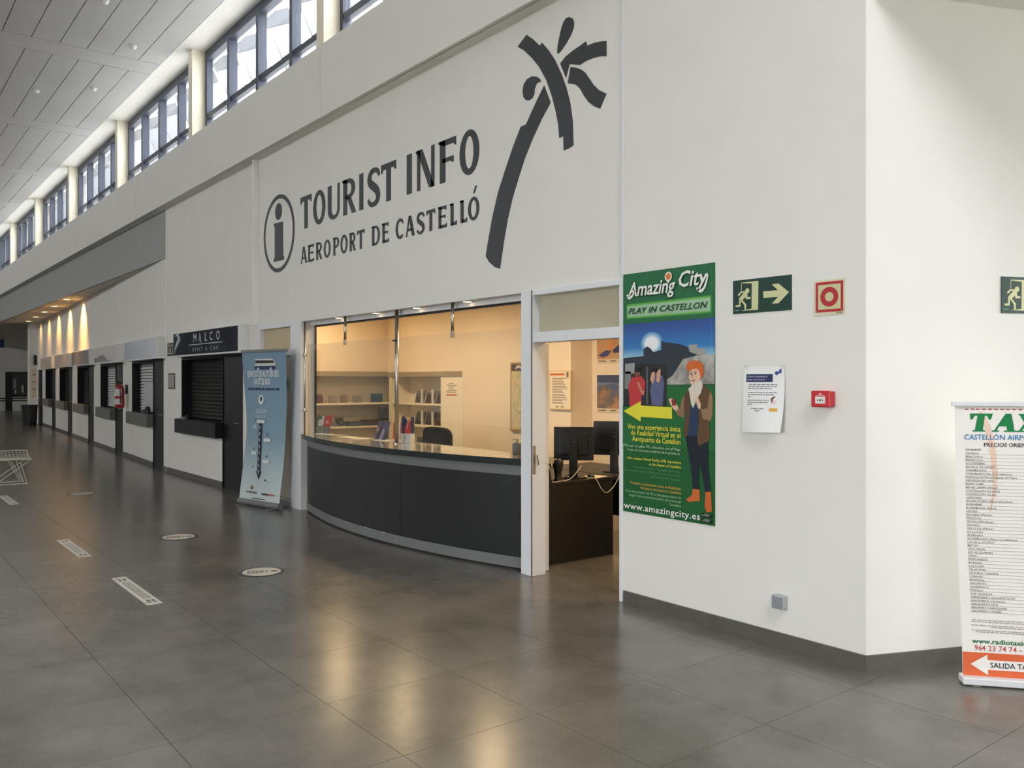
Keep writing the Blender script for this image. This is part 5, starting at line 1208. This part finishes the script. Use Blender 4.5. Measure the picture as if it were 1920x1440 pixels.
m = MB(); m.box(-1.75, -1.45, -0.09, 0.0, 1.0, 1.08).lathe([(0.05, 0), (0.05, 0.12), (0.02, 0.15)], -1.35, -0.05, 1.0, 12); m.build('counter_clutter', BLACKP, t)
# last door of the row
t = thing('service_door', 'plain dark door at the far end of the kiosk row beside the bin', 'door', kpos(-19.5), KROT)
d = B(-1.05, -0.25, -0.05, -0.003, 0, 2.05).build('door_leaf', DOORM, t)
B(-0.38, -0.34, -0.09, -0.05, 0.98, 1.03).build('door_handle', STEEL, d)
# wall notices near the first kiosk
t = thing('lift_sign', 'small dark pictogram sign at the left end of the navy kiosk sign', 'sign', (-15.93, YW, 2.09))
B(0, 0.34, -0.01, 0, 0, 0.23).build('plate', ink(52, 52, 50), t)
MB().poly([[(.03, .03), (.31, .03), (.31, .2), (.03, .2)], [(.06, .055), (.28, .055), (.28, .175), (.06, .175)]], -0.0115).build('border', ink(160, 158, 150), t)
MB().poly([(.13, .07), (.21, .07), (.21, .13), (.17, .165), (.13, .13)], -0.0115).build('pictogram', ink(170, 168, 160), t)
t = thing('framed_notice', 'small grey framed notice on the wall left of the navy kiosk', 'notice', (-15.86, YW, 1.50))
B(0, 0.36, -0.015, 0, 0, 0.28).build('frame', ink(90, 86, 80), t)
MB().rect(.03, .33, .03, .25, -0.0165).build('sheet', ink(170, 168, 160), t)
m = MB(); [m.rect(.06, .3 - .03 * (q % 3), .06 + .03 * q, .07 + .03 * q, -0.0175) for q in range(6)]; m.build('print', ink(120, 116, 110), t)
# red extinguisher cabinet
p = kpos(-3.60, -0.02)
t = thing('extinguisher_box', 'red fire extinguisher with white labels hanging between two kiosks', 'extinguisher', (p[0], p[1], 1.06), KROT)
RX = mat('red_steel', (158, 28, 40), 0.35, noise=0.02)
MB().lathe([(0.08, 0), (0.095, 0.02), (0.095, 0.40), (0.08, 0.46), (0.05, 0.50), (0.035, 0.52)], 0, -0.14, 0, 24).build('cylinder', RX, t, smooth=True)
m = MB(); m.box(-0.03, 0.03, -0.20, -0.10, 0.52, 0.56).tube([(0.0, -0.14, 0.54), (-0.05, -0.2, 0.58), (-0.09, -0.2, 0.55)], 0.01); m.build('valve', BLACKP, t)
MB().tube([(0.03, -0.16, 0.54), (0.13, -0.16, 0.5), (0.145, -0.15, 0.3), (0.14, -0.15, 0.1)], 0.012).build('hose', BLACKP, t)
for z0, z1 in ((.08, .20), (.26, .41)):
    m = MB(); i = len(m.v); n = 8
    for k in range(n + 1):
        a = math.radians(-95 + 110 * k / n); m.v += [(0.0965 * math.cos(a), -0.14 + 0.0965 * math.sin(a), z0), (0.0965 * math.cos(a), -0.14 + 0.0965 * math.sin(a), z1)]
    for k in range(n): m.f.append((2 * k, 2 * k + 2, 2 * k + 3, 2 * k + 1))
    m.build('label', ink(214, 206, 204), t)
B(-0.03, 0.03, -0.03, 0.018, 0.3, 0.5).build('wall_bracket', CHARC, t)

# soffit spots washing the kiosk wall
SPOTX = [-9.75, -12.35, -14.95, -17.55, -20.15]
NMS = ['nearest', 'second', 'third', 'fourth', 'furthest']
for q, x in enumerate(SPOTX):
    p = kpos(x, -0.42, 3.87)
    t = thing('soffit_downlight', '%s of the warm downlights in the soffit over the kiosks' % NMS[q], 'lamp', p, 0, 'soffit downlights')
    MB().lathe([(0.10, 0), (0.10, -0.012), (0.08, -0.015)], n=20).build('ring', WHITEP, t)
    MB().lathe([(0.078, -0.0155), (0.05, -0.018)], n=20).build('lens', LAMP, t)
    l = bpy.data.lights.new('downlight_beam', 'SPOT'); l.energy = (300, 170, 120, 70, 40)[q]; l.color = lin((255, 190, 104)); l.spot_size = math.radians(96); l.spot_blend = 0.9; l.shadow_soft_size = 0.03
    o = bpy.data.objects.new('downlight_beam', l); COL.objects.link(o); o.parent = t; o.location = (0, 0, -0.03); o.rotation_euler = (math.radians(36), 0, 0)

# ================================================================== FAR END OF THE HALL
t = thing('litter_bin', 'round black litter bin at the far end of the kiosk row', 'bin', (-35.82, 5.36, 0))
MB().lathe([(0.23, 0), (0.27, 0.7), (0.29, 0.7), (0.29, 0.75), (0.26, 0.75), (0.24, 0.1), (0.0, 0.08)], n=24).build('tub', BLACKP, t, smooth=False)
MB().lathe([(0.272, 0.69), (0.285, 0.70), (0.272, 0.71)], n=24).build('rim_band', CHARC, t)
t = thing('barrier', 'retractable black belt barrier with chrome posts at the far left', 'barrier', (-38.6, 4.70, 0))
for dy in (0, 1.0):
    MB().lathe([(0.16, 0), (0.16, 0.02), (0.03, 0.04), (0.03, 0.98), (0.0, 0.98)], 0, dy, 0, 16).build('post', STEEL, t, smooth=False)
for z in (0.86, 0.95): B(-0.005, 0.005, 0, 1.05, z - 0.03, z + 0.02).build('belt', BLACKP, t)
t = thing('far_kiosk', 'dark shop window with a door at the far end wall', 'kiosk', (XF, 6.79, 0), math.radians(90))
B(0, 1.03, -0.06, -0.002, 0, 2.12).build('dark_frame', BLACK, t)
B(0.30, 1.0, -0.075, -0.06, 0.85, 2.05).build('window_glass', mat('dark_shop_glass', (70, 70, 72), 0.15), t)
for a, b, z, hh, cc in ((.36, .5, 1.2, .55, (150, 146, 140)), (.75, .85, 1.0, .4, (190, 190, 190)), (.42, .5, .95, .18, (220, 220, 214))): B(a, b, -0.08, -0.074, z, z + hh).build('shop_display', ink(*cc), t)
B(0.32, 1.02, -0.07, -0.06, 0.0, 0.75).build('lower_panel', WALL, t)
t = thing('hanging_sign', 'navy hanging sign at the left picture edge in the distance', 'sign', (-48.0, 5.7, 3.25), math.radians(90))
B(-0.6, 0.40, -0.02, 0.02, 0, 0.40).build('board', NV, t)
for x in (-0.4, 0.3): B(x - 0.01, x + 0.01, -0.01, 0.01, 0.40, 3.75 if False else 0.62).build('hanger', CHARC, t)
t = thing('wall_panel_notice', 'white notice board with dark lines on the far return wall', 'notice', (-37.545, 5.70, 1.0), math.radians(90))
B(0, 0.16, -0.02, -0.0, 0, 1.1).build('board', ink(220, 206, 186), t)
m = MB(); [m.rect(.02, .14, .3 + .28 * q, .33 + .28 * q, -0.0215) for q in range(3)]; m.build('print', ink(80, 70, 62), t)
t = thing('wall_speaker', 'small dark box high on the far return wall', 'speaker', (-37.545, 5.76, 2.25), math.radians(90))
B(0, 0.1, -0.12, 0, 0, 0.38).build('box', BLACKP, t, bevel=0.01); B(0.012, 0.088, -0.125, -0.119, 0.03, 0.35).build('grille', CHARC, t)

# wire bench cut by the left edge
bt = thing('wire_bench', 'white wire mesh bench with crossed legs at the left picture edge', 'bench', (-15.45, 2.28, 0), math.radians(90))
WB = mat('white_coated_wire', (196, 190, 176), 0.45, noise=0.03)
def seat_z(x, y): return 0.385 + 0.17 * max(0, (y + 0.02) / 0.5) ** 2 * 1.0 + 0.02 * math.cos(y * 9) - 0.06 * max(0, (x - 0.02)) * 4
m = MB()
LB = -1.4
for k in range(29):
    x = LB + (0.06 - LB) * k / 28
    m.tube([(x, y, seat_z(x, y)) for y in [-0.06 + 0.5 * q / 8 for q in range(9)]], 0.0035, 5)
for q in range(13):
    y = -0.06 + 0.5 * q / 12
    m.tube([(LB + (0.06 - LB) * k / 10, y, seat_z(LB + (0.06 - LB) * k / 10, y)) for k in range(11)], 0.0035, 5)
m.build('wire_seat', WB, bt)
m = MB()
for y in (-0.06, 0.44): m.tube([(LB + (0.06 - LB) * k / 10, y, seat_z(LB + (0.06 - LB) * k / 10, y)) for k in range(11)], 0.009, 8)
for x in (LB, 0.06): m.tube([(x, y, seat_z(x, y)) for y in [-0.06 + 0.5 * q / 8 for q in range(9)]], 0.009, 8)
m.build('seat_rim', WB, bt)
for y in (0.0, 0.40):
    for a, b in (((-0.46, 0.0), (0.03, 0.36)), ((-0.04, 0.0), (-0.22, 0.36)), ((0.0, 0.0), (-0.1, 0.36)), ((-1.34, 0.0), (-1.0, 0.36)), ((-0.9, 0.0), (-1.36, 0.36))):
        MB().tube([(a[0], y, a[1] + 0.012), (b[0], y, b[1] + 0.01)], 0.008, 8).build('leg', WB, bt)
    MB().tube([(-1.36, y, 0.011), (0.01, y, 0.011)], 0.011, 8).build('runner', WB, bt)
